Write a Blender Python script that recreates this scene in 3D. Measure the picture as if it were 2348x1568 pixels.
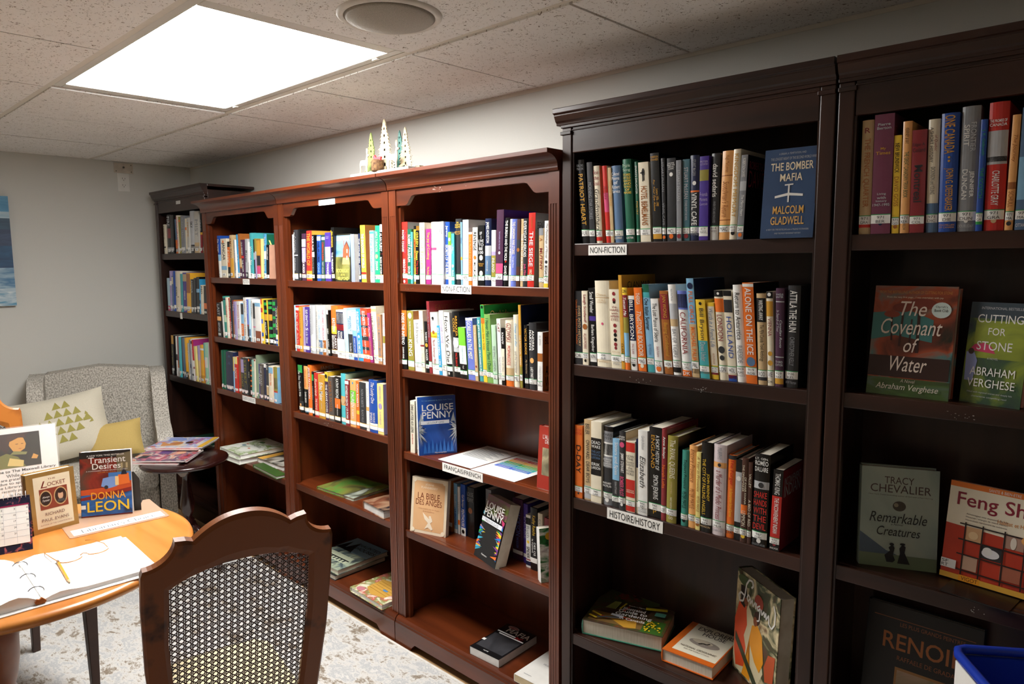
import bpy, math, random
from mathutils import Matrix, Vector
D_=bpy.data
for o in list(D_.objects): D_.objects.remove(o)
C=bpy.context.scene.collection
SC=bpy.context.scene
# ---------------- camera, world, lights, exposure ----------------
cam=D_.cameras.new('camera'); cam.sensor_width=36; cam.lens=36*1623.55/2348; cam.clip_start=.05
co=D_.objects.new('camera',cam); C.objects.link(co); SC.camera=co
YAW,PITCH,ROLL=.762,.11384,-.00656
f=Vector((-math.sin(YAW)*math.cos(PITCH),math.cos(YAW)*math.cos(PITCH),-math.sin(PITCH)))
r=f.cross(Vector((0,0,1))).normalized(); u=r.cross(f)
r2=r*math.cos(ROLL)+u*math.sin(ROLL); u2=-r*math.sin(ROLL)+u*math.cos(ROLL)
co.matrix_world=Matrix(((r2.x,u2.x,-f.x,4.79563),(r2.y,u2.y,-f.y,-1.97838),(r2.z,u2.z,-f.z,1.54284),(0,0,0,1)))
W=D_.worlds.new('world'); SC.world=W; W.use_nodes=True
W.node_tree.nodes['Background'].inputs[0].default_value=(.8,.85,.9,1); W.node_tree.nodes['Background'].inputs[1].default_value=.02
SC.view_settings.view_transform='Standard'; SC.view_settings.look='None'; SC.view_settings.gamma=1
SC.view_settings.exposure=0.38
PANEL=26.0        # radiance of the ceiling light diffusers
PANEL_FILL=1.5     # unseen extra panels behind the camera, added as weak fill light
SC.cycles.max_bounces=8; SC.cycles.diffuse_bounces=5; SC.cycles.glossy_bounces=3
# ---------------- helpers ----------------
def lin(h):
    h=h.lstrip('#'); c=[int(h[i:i+2],16)/255 for i in (0,2,4)]
    return tuple(x/12.92 if x<=.04045 else ((x+.055)/1.055)**2.4 for x in c)+(1,)
_m={}
def mat(name,col,rough=.5,metal=0,var=.08,scale=30,bump=0,emis=0,coat=0,trans=0,col2=None,stretch=None,alpha=1,spec=.5,fac=(.35,.65)):
    if name in _m: return _m[name]
    m=D_.materials.new(name); m.use_nodes=True; nt=m.node_tree; b=nt.nodes['Principled BSDF']
    c=lin(col); b.inputs['Roughness'].default_value=rough; b.inputs['Metallic'].default_value=metal
    b.inputs['Coat Weight'].default_value=coat; b.inputs['Coat Roughness'].default_value=.15
    b.inputs['Transmission Weight'].default_value=trans; b.inputs['Alpha'].default_value=alpha
    b.inputs['Specular IOR Level'].default_value=spec
    n=nt.nodes.new('ShaderNodeTexNoise'); n.inputs['Scale'].default_value=scale; n.inputs['Detail'].default_value=4
    tc=nt.nodes.new('ShaderNodeTexCoord'); mp=nt.nodes.new('ShaderNodeMapping')
    if stretch: mp.inputs['Scale'].default_value=stretch
    nt.links.new(tc.outputs['Object'],mp.inputs[0]); nt.links.new(mp.outputs[0],n.inputs['Vector'])
    rp=nt.nodes.new('ShaderNodeValToRGB'); rp.color_ramp.elements[0].position=fac[0]; rp.color_ramp.elements[1].position=fac[1]
    d=lin(col2) if col2 else tuple(x*(1-2*var) for x in c[:3])+(1,)
    rp.color_ramp.elements[0].color=d; rp.color_ramp.elements[1].color=c
    nt.links.new(n.outputs['Fac'],rp.inputs[0]); nt.links.new(rp.outputs[0],b.inputs['Base Color'])
    if emis: b.inputs['Emission Color'].default_value=(1,.98,.95,1); b.inputs['Emission Strength'].default_value=emis
    if bump:
        bp=nt.nodes.new('ShaderNodeBump'); bp.inputs['Strength'].default_value=bump; bp.inputs['Distance'].default_value=.004
        nt.links.new(n.outputs['Fac'],bp.inputs['Height']); nt.links.new(bp.outputs[0],b.inputs['Normal'])
    _m[name]=m; return m
def art(name,cols,scale=20,rough=.35,stretch=None,detail=5,dist=1.0):
    "printed picture: a few colours laid out by noise"
    if name in _m: return _m[name]
    m=D_.materials.new(name); m.use_nodes=True; nt=m.node_tree; b=nt.nodes['Principled BSDF']; b.inputs['Roughness'].default_value=rough
    n=nt.nodes.new('ShaderNodeTexNoise'); n.inputs['Scale'].default_value=scale; n.inputs['Detail'].default_value=detail; n.inputs['Distortion'].default_value=dist
    tc=nt.nodes.new('ShaderNodeTexCoord'); mp=nt.nodes.new('ShaderNodeMapping')
    if stretch: mp.inputs['Scale'].default_value=stretch
    nt.links.new(tc.outputs['Object'],mp.inputs[0]); nt.links.new(mp.outputs[0],n.inputs['Vector'])
    rp=nt.nodes.new('ShaderNodeValToRGB'); e=rp.color_ramp.elements
    k=len(cols)
    for i,cc in enumerate(cols):
        p=.3+.4*i/(k-1)
        if i==0: e[0].position=p; e[0].color=lin(cc)
        elif i==k-1: e[-1].position=p; e[-1].color=lin(cc)
        else: q=e.new(p); q.color=lin(cc)
    nt.links.new(n.outputs['Fac'],rp.inputs[0]); nt.links.new(rp.outputs[0],b.inputs['Base Color'])
    _m[name]=m; return m
_tx={}
def text_geo(s,bold=False,italic=False):
    k=(s,bold,italic)
    if k in _tx: return _tx[k]
    c=D_.curves.new('t','FONT'); c.body=s; c.resolution_u=3
    if bold: c.offset=.009
    o=D_.objects.new('t',c); m=o.to_mesh()
    vs=[(v.co.x+(.28*v.co.y if italic else 0),v.co.y) for v in m.vertices]; fs=[tuple(p.vertices) for p in m.polygons]
    o.to_mesh_clear(); D_.objects.remove(o); D_.curves.remove(c)
    if not vs: vs=[(0,0),(0.01,0),(0,.01)]; fs=[(0,1,2)]
    x0=min(v[0] for v in vs); x1=max(v[0] for v in vs); y0=min(v[1] for v in vs); y1=max(v[1] for v in vs)
    _tx[k]=(vs,fs,x0,x1,y0,y1); return _tx[k]
class MB:
    def __init__(s): s.v=[];s.f=[];s.mi=[];s.mats=[];s.sm=[]
    def m(s,mt):
        if mt not in s.mats: s.mats.append(mt)
        return s.mats.index(mt)
    def add(s,vs,fs,mt,M=None,smooth=False):
        n=len(s.v)
        for v in vs:
            if M is not None: w=M@Vector(v); v=(w.x,w.y,w.z)
            s.v.append(tuple(v))
        i=s.m(mt)
        for q in fs: s.f.append(tuple(a+n for a in q)); s.mi.append(i); s.sm.append(smooth)
        return s
    def box(s,a,b,c,d,e,g,mt,M=None):
        vs=[(x,y,z) for x in (a,b) for y in (c,d) for z in (e,g)]
        return s.add(vs,[(0,1,3,2),(4,6,7,5),(0,4,5,1),(2,3,7,6),(0,2,6,4),(1,5,7,3)],mt,M)
    def prism(s,pts,axis,a,b,mt,M=None,caps=True,smooth=False):
        # pts 2d in the two other axes (order x,y / x,z / y,z), extruded along axis
        def P(p,t):
            return (t,p[0],p[1]) if axis=='x' else (p[0],t,p[1]) if axis=='y' else (p[0],p[1],t)
        n=len(pts); vs=[P(p,a) for p in pts]+[P(p,b) for p in pts]
        fs=[(i,(i+1)%n,(i+1)%n+n,i+n) for i in range(n)]
        s.add(vs,fs,mt,M,smooth)
        if caps: s.add(vs,[tuple(range(n))[::-1],tuple(range(n,2*n))],mt,M)
        return s
    def lathe(s,prof,mt,M=None,n=24,smooth=True):
        vs=[];fs=[]
        for (r_,z) in prof:
            for k in range(n): a=2*math.pi*k/n; vs.append((r_*math.cos(a),r_*math.sin(a),z))
        for i in range(len(prof)-1):
            for k in range(n): fs.append((i*n+k,i*n+(k+1)%n,(i+1)*n+(k+1)%n,(i+1)*n+k))
        fs.append(tuple(range(n))[::-1]); fs.append(tuple(range((len(prof)-1)*n,len(prof)*n)))
        return s.add(vs,fs,mt,M,smooth)
    def tube(s,path,rad,mt,M=None,n=8,closed=False):
        vs=[];fs=[];N=len(path); R=rad if isinstance(rad,(list,tuple)) else [rad]*N
        for i,p in enumerate(path):
            p=Vector(p); a=Vector(path[i-1] if i>0 else (path[-1] if closed else path[0])); b=Vector(path[(i+1)%N] if (i<N-1 or closed) else path[i])
            t=(b-a).normalized(); up=Vector((0,0,1)) if abs(t.z)<.9 else Vector((1,0,0))
            x=t.cross(up).normalized(); y=x.cross(t)
            for k in range(n): an=2*math.pi*k/n; q=p+(x*math.cos(an)+y*math.sin(an))*R[i]; vs.append(tuple(q))
        for i in range(N if closed else N-1):
            j=(i+1)%N
            for k in range(n): fs.append((i*n+k,i*n+(k+1)%n,j*n+(k+1)%n,j*n+k))
        if not closed: fs.append(tuple(range(n))[::-1]); fs.append(tuple(range((N-1)*n,N*n)))
        return s.add(vs,fs,mt,M,True)
    def text(s,st,org,U,V,bw,bh,mt,bold=False,italic=False,maxr=1.25):
        "fit st in a box bw x bh whose lower-left corner is org"
        if not st.strip(): return s
        vs,fs,x0,x1,y0,y1=text_geo(st,bold,italic)
        hh=max(y1-y0,.6); sx=bw/(x1-x0+1e-6); sy=bh/hh
        if sx>sy*maxr: sx=sy*maxr
        if sy>sx*2.2: sy=sx*2.2
        ox=(bw-sx*(x1-x0))/2; oy=(bh-sy*(y1-y0))/2
        org=Vector(org);U=Vector(U);V=Vector(V)
        return s.add([org+U*(ox+(v[0]-x0)*sx)+V*(oy+(v[1]-y0)*sy) for v in vs],fs,mt)
    def build(s,name,parent=None,M=None,bevel=0,seg=2):
        me=D_.meshes.new(name); me.from_pydata([tuple(v) for v in s.v],[],s.f)
        for mt in s.mats: me.materials.append(mt)
        me.polygons.foreach_set('material_index',s.mi); me.polygons.foreach_set('use_smooth',s.sm); me.update()
        o=D_.objects.new(name,me); C.objects.link(o)
        if parent: o.parent=parent
        if M is not None: o.matrix_local=M
        if bevel:
            b=o.modifiers.new('bevel','BEVEL'); b.width=bevel; b.segments=seg; b.limit_method='ANGLE'; b.angle_limit=math.radians(40)
        return o
def tag(o,label,cat,group=None,kind=None):
    if label:o['label']=label
    if cat:o['category']=cat
    if group:o['group']=group
    if kind:o['kind']=kind
    return o
def empty(name,loc=(0,0,0),rz=0):
    o=D_.objects.new(name,None); C.objects.link(o); o.matrix_world=Matrix.Translation(loc)@Matrix.Rotation(rz,4,'Z'); o.empty_display_size=.05; return o
def T(x,y,z): return Matrix.Translation((x,y,z))
def RX(a): return Matrix.Rotation(math.radians(a),4,'X')
def RY(a): return Matrix.Rotation(math.radians(a),4,'Y')
def RZ(a): return Matrix.Rotation(math.radians(a),4,'Z')
SHELVES=[
('D1','top shelf, near dark bookcase',1.593,'g',"""
657,268,244,-100;K;PATRIOT HEART;V17-78o:PATRIOT HEART|h5-13S:FURLONG/MASON|#FUR
935,188,234,-60;k;;v25-70S:MORNING STAR STORIES|#AG
1132,222,222,-63;CT;GRANDMOTHERS;i30-84K:Grandmothers|h5-26r:for/the/Soul|b92-97R|#CAN
1518,155,219,-83;RC;;i10-60r:Roses|b35-60p|#CAN
1683,100,212,-66;T;;v8-60o:SAVING GRACE|#RE
1793,289,216,-69;u;COLLECTED POEMS;h8-36W:Collected/Poems/of/Robert/Service|h88-96C:DODD MEAD/& COMPANY|#811/SER
2209,272,230,-78;d;;h5-16m:Prairie/Song|h17-42Y:STORIES/OF OLD/SEASONS/AND/THE MAGIC/OF/MEMORIES|h93-96W:LESTER|#811/STR
2541,100,220,-53;d;;v5-40W:SNAKE'S DAUGHTER|v45-70o:POETRY|#AIG
2659,318,217,-59;C;;x8-24K|V30-79n:HOTEL BEMELMANS|v33-76n: |#813/BEM
3054,264,238,-63;K;FOR YOUR EYE ALONE;h3-9o:ROBERTSON/DAVIES|i25-70o:For Your Eye Alone|i40-60o:Letters 1976 - 1995|b90-97o|#DAV
3367,108,221,-44;k;VINYL CAFE in grey;v5-40S:STUART McLEAN|v52-82S:VINYL CAFE|o93-97O|#MCL
3497,256,219,-24;k;;h5-14W:HOME/FROM THE/VINYL/CAFE|o17-22W|o91-97O|#MCL
3791,142,211,-30;S;;v12-50s:STUART McLEAN|o91-97r|#813/MCL
3944,199,212,-23;tn;;v10-48s:STUART McLEAN|v50-75s:STORIES FROM THE VINYL|o91-97r|#813/MCL
4153,254,220,-20;N;VINYL CAFE in white;V5-24S:STUART McLEAN|o30-35W|b41-43O|b43-82k|V44-82W:VINYL CAFE|h88-95S:VIKING|#813/MCL
4434,249,214,-10;P;;h5-11L:PETER/GZOWSKI|b16-29v|h42-60L:Friends/Moments/Countryside|b90-95W|#819/GZO
4702,228,219,2;k;;V12-50W:david sedaris|v55-80S:WHEN YOU ARE ENGULFED|b90-100W|#814/SED
4941,293,222,24;e;SCOTCHMAN'S RETURN;v5-24n:Hugh MacLennan|b27-28n|i34-74n:Scotchman's Return|b77-78n|#MAC
5246,186,223,27;C;;v5-75o:KINGDOM MEMORY|o90-95K|#815/WIE
5451,162,207,34;SK;THE MERRY HEART;v4-26W:ROBERTSON DAVIES|b31-42s|i47-72W:The Merry Heart|o92-97O|#DAV
"""),
('D2','second shelf, near dark bookcase',1.231,'g',"""
428,284,221,-26;k;;v5-80O:Uncle John's Bathroom Reader|v20-75T:DIVES INTO HISTORY|#OR
728,207,222,-30;C;LAUGH SCOTLAND;V5-42r:Laugh Scotland!|o44-52n|v57-78r:ALLAN MORRIS|o92-96K|#828/MOR
979,235,231,-45;K;SMALL WONDER;v5-32W:Small Wonder|b36-42P|v47-82W:Barbara Kingsolver|b90-95W|#KIN
1238,501,253,-50;C;;h14-18T:Dieux|b19-20T|h21-26T:NOBLE/EMACID|o48-51p|h91-95T:Pantheon|#398/duB
1762,336,229,-59;C;AMBER EYES;o3-8r|o11-16r|o14-18K|h20-40r:the/HARE/with/AMBER/EYES|o43-48r|o50-55r|o55-60K|o61-66K|o67-72r|o72-76r|h78-80T:EDMUND|h92-96S:FSG|#WAL
2107,109,270,-61;o;;v70-95K:CLAN MAP
2232,162,235,-66;rY;;b0-9Y|h2-7k:ON|i12-34W:Tuscan Me|b36-55v|b55-88b|b88-100O|#910/FE
2405,207,212,-69;W;;b5-60N|V6-58W:BILL BRYSON|v64-78r:SMALL ISLAND|o90-95K|#914/BRY
2662,253,235,-91;O;THE STONE BOUDOIR;V6-20C:THERESA|i28-38C:The|V38-82C:STONE BOUDOIR|o91-96C|#MAG
2944,217,245,-100;b;ONE ITALIAN SUMMER;b0-9d|b9-15t|V16-52K:One Italian Summer|v68-80u:Pip Williams|b87-100t|#914/WIL
3200,237,206,-100;W;LOST PIANOS OF SIBERIA;v6-58K:The Lost Pianos of Siberia|v64-78r:Sophy Roberts|o90-98O|#915/ROB
3492,242,228,-100;n;BEIJING CONFIDENTIAL;b4-34r|v5-32o:JAN WONG|v38-78o:Beijing Confidential|o88-93T|#WON
3762,228,246,-100;W;BAY OF TIGERS;v5-18S:Pedro Rosa Mendes|b21-38s|b38-46T|v49-80S:BAY OF TIGERS|b91-97K|#916/MEN
4021,279,230,-100;W;CALIFORNIA;b0-22i|b4-20k|v25-74r:CALIFORNIA|b93-100O|h94-99W:DK|#917/CAL
4336,203,263,-100;bN;FULL CIRCLE;o4-11N|V13-45O:FULL CIRCLE|b46-100T|V49-84O:MICHAEL PALIN|b91-96k|#PAL
4574,262,208,-100;Y;;o3-7K|v11-51k:Bill Bryson|b52-100t|v54-78s:Down Under|b88-94T|#919/BRY
4871,190,201,-100;Y;FRENCH LIFE;b5-82C|i8-58u:Words in a French Life|v66-80n:KRISTIN ESPINASSE|b88-94r|#919/ESP
5077,247,233,-100;C;LONDON;b0-7K|o2-5W|b9-24O|v27-56r:LONDON|o62-70k|o72-78k|#LON
5343,224,233,-100;C;HOLLAND;b0-6K|b10-24k|v27-76B:HOLLAND|b94-100B|b93-97r|#HOL
5580,235,248,-87;W;RETURN TO ANTARCTICA;v8-56K:Return to Antarctica|v62-80S:RAESIDE|h92-94S:WILEY|#919/RAE
5836,281,254,-78;OK;ALONE ON THE ICE;b1-4W|V5-71W:ALONE ON THE ICE|v8-68n: |o73-83u|#919/ROB
6136,225,228,-55;T;WRITING AWAY;b5-31K|V7-29W:WRITING AWAY|v34-74K:The PEN Canada Travel Anthology|b88-95k|#ROO
6379,161,233,-52;C;VIENNA;b0-7K|o1-5W|b10-26o|v28-47r:VIENNA|o63-68o|o71-80o|h94-97k:DK|#VIE
6563,207,242,-26;P2;CANADIAN ROOTS;h5-10s:ANGUS/BAXTER|b13-14s|i22-44s:In Search of Your|i30-62s:Canadian Roots|b69-70s|h73-79s:THIRD/EDITION|b90-97o|#929/BAX
6788,301,249,-5;k;;V5-45W:ATTILA THE HUN|v50-78S:CHRISTOPHER KELLY|h92-97S:WW Norton|#936/KEL
"""),
('D3','third shelf, near dark bookcase',0.812,'g',"""
424,282,229,-4;O;D-DAY;h4-13R:ANTONY/BEEVOR|V16-76K:D-DAY|o92-95k|#940/BEE
766,256,251,-11;T;ONWARD DEAR BOYS;v5-18k:BIELER|v25-78k:ONWARD, DEAR BOYS|b82-98s|#940/BIE
1034,378,250,-6;C;DEAD WAKE;b20-66K|h23-33W:DEAD/WAKE|h35-46u:THE LAST/CROSSING OF THE/LUSITANIA|h50-59W:ERIK/LARSON|#940/LAR
1428,345,241,2;SK;PARIS;b0-6K|h8-17k:PARIS/1919|b20-38W|b22-36k|h40-51W:SIX MONTHS/THAT/CHANGED/THE WORLD|b52-84k|h70-77W:MARGARET/MACMILLAN|o90-96W|#940/MAC
1788,252,209,-3;b;SISTERS AND SPIES;v5-52W:Sisters and Spies|b60-100k|v62-80s:SUSAN OTTAWAY|#OTT
2052,228,235,-7;kT;BOMBER PILOT;h5-11W:STARR/SMITH|o13-20p|V27-52W:JIMMY STEWART|V57-82p:BOMBER PILOT|o91-95W|#940/SMI
2303,300,211,-16;C;SCOTS INVENTED THE MODERN WORLD;b2-15R|h19-48k:HOW/THE/Scots/INVENTED/the/MODERN/WORLD|b54-79R|h68-73C:ARTHUR/HERMAN|b86-99R|#941/HER
2626,66,219,-20;N;;b38-100C
2702,302,248,-15;W;;i6-22S:Carolly Erickson|i30-67k:Elizabeth|o88-92K|h92-97S:SUMMIT/BOOKS|#942/ERI
3034,404,262,-10;K;HISTORY OF ENGLAND;v7-46o:ENGLAND|v8-46W:A SHORT HISTORY OF|v52-79W:SIMON JENKINS|h90-96o:P|#942/JEN
3449,155,264,-6;r;;V5-35W:Anne Boleyn|V39-64O:Norah Lofts|#LOF
3614,328,248,4;vK;RIVAL QUEENS;v4-48C:The RIVAL QUEENS|v52-66T:CATHERINE DE MEDICI|v70-84C:NANCY GOLDSTONE|h92-96C:00|#944/GOL
4059,200,214,1;t2;TOUJOURS PROVENCE;i12-50K:Toujours Provence|v54-76K:PETER MAYLE|o90-95K|#944/MAY
4273,237,230,-3;e;ENCORE PROVENCE;i4-44n:Encore Provence|v52-76n:PETER MAYLE|i91-97n: |#944/MAY
4520,128,216,-6;Y2;A YEAR IN PROVENCE;i5-50n:A Year in Provence|v56-76n:PETER MAYLE|o90-95n|#944/MA
4662,320,247,-8;K;CITY OF FALLING ANGELS;v18-80Y:THE CITY OF FALLING ANGELS|v34-64Y:JOHN BERENDT|h92-95T:PENGUIN|#945/BER
4992,360,247,-1;p2;;v3-16S:MURPHY|i28-82r:a Murder of a Medici Princess|b19-25e|o20-24k|h93-96S:OXFORD|#945/MUR
5366,222,224,6;OK;THE FORGER;b0-5k|V5-36R:The Forger|v40-74Y:An Extraordinary Story of Survival|h91-95k:DA|#945/SCH
5604,173,216,3;K;;b15-77s|o20-26W|#947/FIF
5787,171,224,0;n2;DRESSMAKER OF KHAIR KHANA;v5-42C:THE DRESSMAKER|v22-54C:OF KHAIR KHANA|b55-66O|v62-80C:LEMMON|o90-95Y|#958/LEM
5971,106,216,-4;n2;;v5-40C:VALLEY|v44-80C:A BED OF RED|#95/PAR
6096,390,242,10;KK;SHAKE HANDS WITH THE DEVIL;h3-6W:LT. GEN.|H6-19W:ROMEO/DALLAIRE|b29-37s|o30-36k|H39-82R:SHAKE/HANDS/WITH/THE/DEVIL|o91-96W|h96-99S:RANDOM HOUSE|#967/DAL
6570,243,210,22;Kr;THE INCONVENIENT INDIAN;V4-30W:THOMAS KING|b32-90R|V34-78W:THE INCONVENIENT INDIAN|o90-94r|h95-98W:ANCHOR|#970/KIN
"""),
('F1','top shelf, rightmost bookcase',1.597,'g',"""
8310,238,249,-10;T;THE FRENCH QUARTER;h6-12r:R|V16-76n:THE FRENCH QUARTER|b90-94R|#971/GRA
8574,392,257,-9;P3;LIVING WITH HISTORY;H7-13s:Pierre/Berton|H27-34o:My/Times|H65-77s:Living/with/history/1947-1995|o90-93N|#971/BER
8991,142,209,-19;Y;NEW BRUNSWICK;V8-38K:NEW BRUNSWICK|v42-72n:DAVID GOSS|o91-95n|#971/GO
9153,175,236,-18;e;CANADIAN TRIVIA BOOK;v6-20k:KEARNEY & RAY|v27-68d:THE GREAT CANADIAN TRIVIA BOOK|v88-97k:HOUNSLOW|#971/KEA
9346,273,215,-20;r;MONTREAL;h12-22k:Edgar A./Collard|V34-70k:Montreal|v38-68n: |o88-92n|#971/COL
9647,212,234,-25;C;A SHORT HISTORY OF QUEBEC;v7-38k:A SHORT HISTORY|i14-28r:of Quebec|v42-66k:DICKINSON and YOUNG|b74-100u|#971/DIC
9885,316,242,-23;B;ONE CANADA;V2-34o:ONE CANADA|o36-38o|o39-41o|V46-82o:JOHN G. DIEFENBAKER|h93-97o:MACMILLAN/OF CANADA|#971/DIE
10214,321,251,-12;S;SPIRIT;V12-34W:SPIRIT|v13-36s:FRONTIER|V50-74W:JENNIFER/DUNCAN|o90-93W|h94-97s:DOUBLEDAY|#971/DUN
10548,114,221,-9;B;THE SCOTCH;v5-36g:J. K. Galbraith|v43-70g:THE SCOTCH|b91-94g|#971/GA
10684,334,252,-13;R;THE PROMISE OF CANADA;H13-19W:THE PROMISE OF/CANADA|b22-48s|b42-46k|V53-80W:CHARLOTTE GRAY|o90-94T|#971/GRA
11039,135,223,5;e;;i8-50n:The Journey|b58-64n|v66-80n:SCHULL|o92-96k|#971/MA
11204,226,235,0;u;;b40-75b|h94-98W:OTTAWA|#971/MAC
"""),
('R1','top shelf, right cherry bookcase',1.460,'g',"""
26082,366,232,28;RS;THE PAPER CHASE;V13-48W:PAPER CHASE|v16-50p:True Stories of Vanished Times|V60-88W:HAROLD EVANS|o94-99W|#910/EVA
26463,239,204,28;d;;V10-60W:ROBERT FULGHUM|V68-82W:UH-OH|#FUL
26716,111,193,26;t;;v8-60W:THE STREET
26846,145,215,18;o;;b0-6K|V22-72R:AMERICAN WAY|b90-96W
27005,203,197,30;K;;v3-30Y:GREEN|V38-55Y:Dosen|v56-82R:The Story
27251,287,225,10;C;;v8-75T:Book of Travels
27557,278,201,25;M;;v6-55Y:The Joy of Cooking|v68-85Y:The Author
27862,329,225,13;W;;v8-40s:The Art of War|b41-45p|v50-80s:St. Martin
28205,387,224,24;W;;h12-20S:LIFE|h30-34S:IN|h40-44S:PROSE
28605,236,222,20;B;SECRETS OF THE BIBLE;V6-24W:Jeremy|v36-84W:SECRETS OF THE BIBLE|#SEC
28867,152,186,8;W;;b0-25l|o8-20m|v30-80s:Meditation
29030,145,180,12;t;;V6-52W:God/All Creation|o60-66W|V70-88W:Bobby
29201,302,230,0;k;IN GOD'S NAME;h4-14Y:IN/GOD'S/NAME|h18-24o:DAVID/YALLOP|#364/YAL
29515,74,218,2;b;;v8-50N:Global|b55-60Y
29602,295,225,17;s;;v16-54W:LIBERATION THEOLOGY|b58-59b|#HEN
29922,169,182,20;O;;b0-4W|v8-80e:THE PLACE OF RELIGION|#303/SCH
30116,241,197,19;W;REVENGE;V8-40K:REVENGE|o48-55O|V60-88K:MALCOLM CLARKE|#302/CLA
30367,289,203,16;K;IF I LIVE TO BE;h10-48W:IF/I/LIVE/TO/BE/100|o49-58C|h62-68o:NEENAH/ELLIS|o75-84C|#305/CLA
30689,289,224,21;N;;V5-36W:JAMES HOUSTON|b40-55s|b55-90u|v62-78C:Confessions of an Igloo|#HOU
31002,194,185,18;W;;b38-45L|b45-88v|v50-75W:INLAND|#303/BAS
31212,316,250,39;P2P;;v28-52L:THE UNIVERSE AND THE HEART|o54-58W|b70-84p|b84-86r|#ISAA
31551,199,223,54;K;THE BUREAU AND THE MOLE;V4-62W:THE BUREAU AND THE MOLE|o62-65R|V70-88W:DAVID A.
31769,102,218,47;W;;v18-80B:TERRIBLE VICTORY
31883,233,217,43;i;CANADIAN WAR STORIES;V4-52C:THE CANADIAN WAR STORIES|v55-72W:True Legion Memoirs|#355/PEW
32131,152,215,38;n2;;b30-70k|o40-50n
32305,125,216,30;T;;V22-76W:THE FATE OF EUROPE|#355/WIL
32441,207,217,26;k;EVERYDAY HEROES;V4-56W:EVERYDAY HEROES|v66-84p:Jody Mitic|#355/MIT
32659,275,233,37;RS;THE SIEGE;v6-20n:BEN MACINTYRE|V25-72W:THE SIEGE|v76-86C:SPECIAL|#356/MAC
33115,181,184,3;T;MUTINY;b0-12S|v16-22n:A|V28-76r:MUTINY|v80-86n: |#359/HOU
33314,179,206,24;Wu;PSYCHOLOGY OF MONEY;i4-56k:The Psychology of Money|o59-64k|V67-86K:MORGAN HO|b94-100Y|#HOU
33599,115,198,9;B;;b80-88W
"""),
('R2','second shelf, right cherry bookcase',1.129,'g',"""
26003,323,229,16;K;INSIDE THE INFERNO;b0-44O|V5-58W:INSIDE THE INFERNO|V62-82W:DAMIAN ASHER
26403,364,228,-9;vn;MAN WHO WOULD BE KING;o3-13W|v17-45W:THE MEN WHO WOULD BE|V48-76W:KING|b86-94W
26809,371,195,-28;W;;v6-45S:bill bryson|v50-84s:Shakespeare the World|#822/BRY
27207,226,231,-40;C;;v5-18s:Walter|v30-80s:Mornings on Trail|b55-58r|#TRY
27460,187,192,-39;K;;v20-40W:THE PERFECT|o42-50o|v54-76W:HUNGER|#WIN
27665,154,268,-46;r;;v12-50S:FAVORITE WESTERNS
27832,396,228,-50;W;NORTH AMERICAN;x7-13K|b32-40Y|o29-35n|b38-41Y|v44-88r:North American Wildlife
28258,166,181,-64;b2;;v4-60W:BIRDS OF NORTH AMERICA|v68-80W:1994
28441,234,237,-71;W;FATHER GOOSE;V15-50L:FATHER GOOSE|#598/LIS
28708,294,232,-70;W;HOW WE DIE;v5-78k:How We Die|b80-100K|h84-86W:NULAND|x93-97W
29027,363,235,-45;K;THE CODE BREAKER;V4-36o:CODE|V6-37o:BREAKER|b39-61s|o41-55W|V62-86R:WALTER ISAACSON|#576/ISA
29435,351,182,-68;l;;b35-71W|v36-68t:The Audubon Society Field Guide|b71-100K|v74-80W:Knopf|#581/AUD
29811,348,217,-63;i;GORILLAS IN THE MIST;b0-4W|V5-66W:GORILLAS IN THE MIST|b78-100i|#599/FOS
30202,142,194,-53;T;;v8-70C:A Dictionary of Wines|o72-76r
30359,191,221,-57;t;HEALTH LAB;V4-46W:DR. JOE'S HEALTH LAB|V50-86W:JOE SCHWARCZ, PhD|#613/SCH
30593,169,266,-56;Yg;GUIDE TO ORCHIDS;b0-17g|o1-5K|b17-24O|v24-58K:Complete Guide to Orchids|#635/WIL
30796,277,235,-63;g2;NEVER MET A HOUSEPLANT;v6-84d:I Never Met a House Plant I Didn't|#635/ELK
31088,201,200,-46;m;;v35-78S:THE SMALL GARDEN|#635/BIR
31312,170,222,-43;W;;V7-20r:CAT|v58-82S:Complete Guide to your Cat|#636/BUR
31497,142,193,-8;K;;V8-28W:KNAPP|b36-90C|v50-76S:PACK OF TWO|#636
31654,356,219,-11;C;MORNINGSIDE;v4-32r:GZOWSKI|v38-68R:MORNINGSIDE|b72-85T|b90-100O|#791/GZO
32039,219,239,-22;C;OMEGA AND AFTER;i12-44b2:Omega and after|v50-80S:and the interview|#MIL
32297,108,272,-35;oN;;v36-72C:THE NATIONAL DREAM|b74-100v|#791
32530,151,208,-27;K;;V5-46o:VICTOR BORGE|i54-76T:My Favourite|#792/BOR
32702,318,217,-11;k;LADY PARTS;V10-42W:ANDREA/MARTIN'S|o52-60e|V66-84W:LADY PARTS|#792/MAR
33040,212,189,3;Wn;;v6-22S:BILL BRYSON|b36-50n|v58-80s:A WALK IN THE|#796/BRY
"""),
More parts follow.
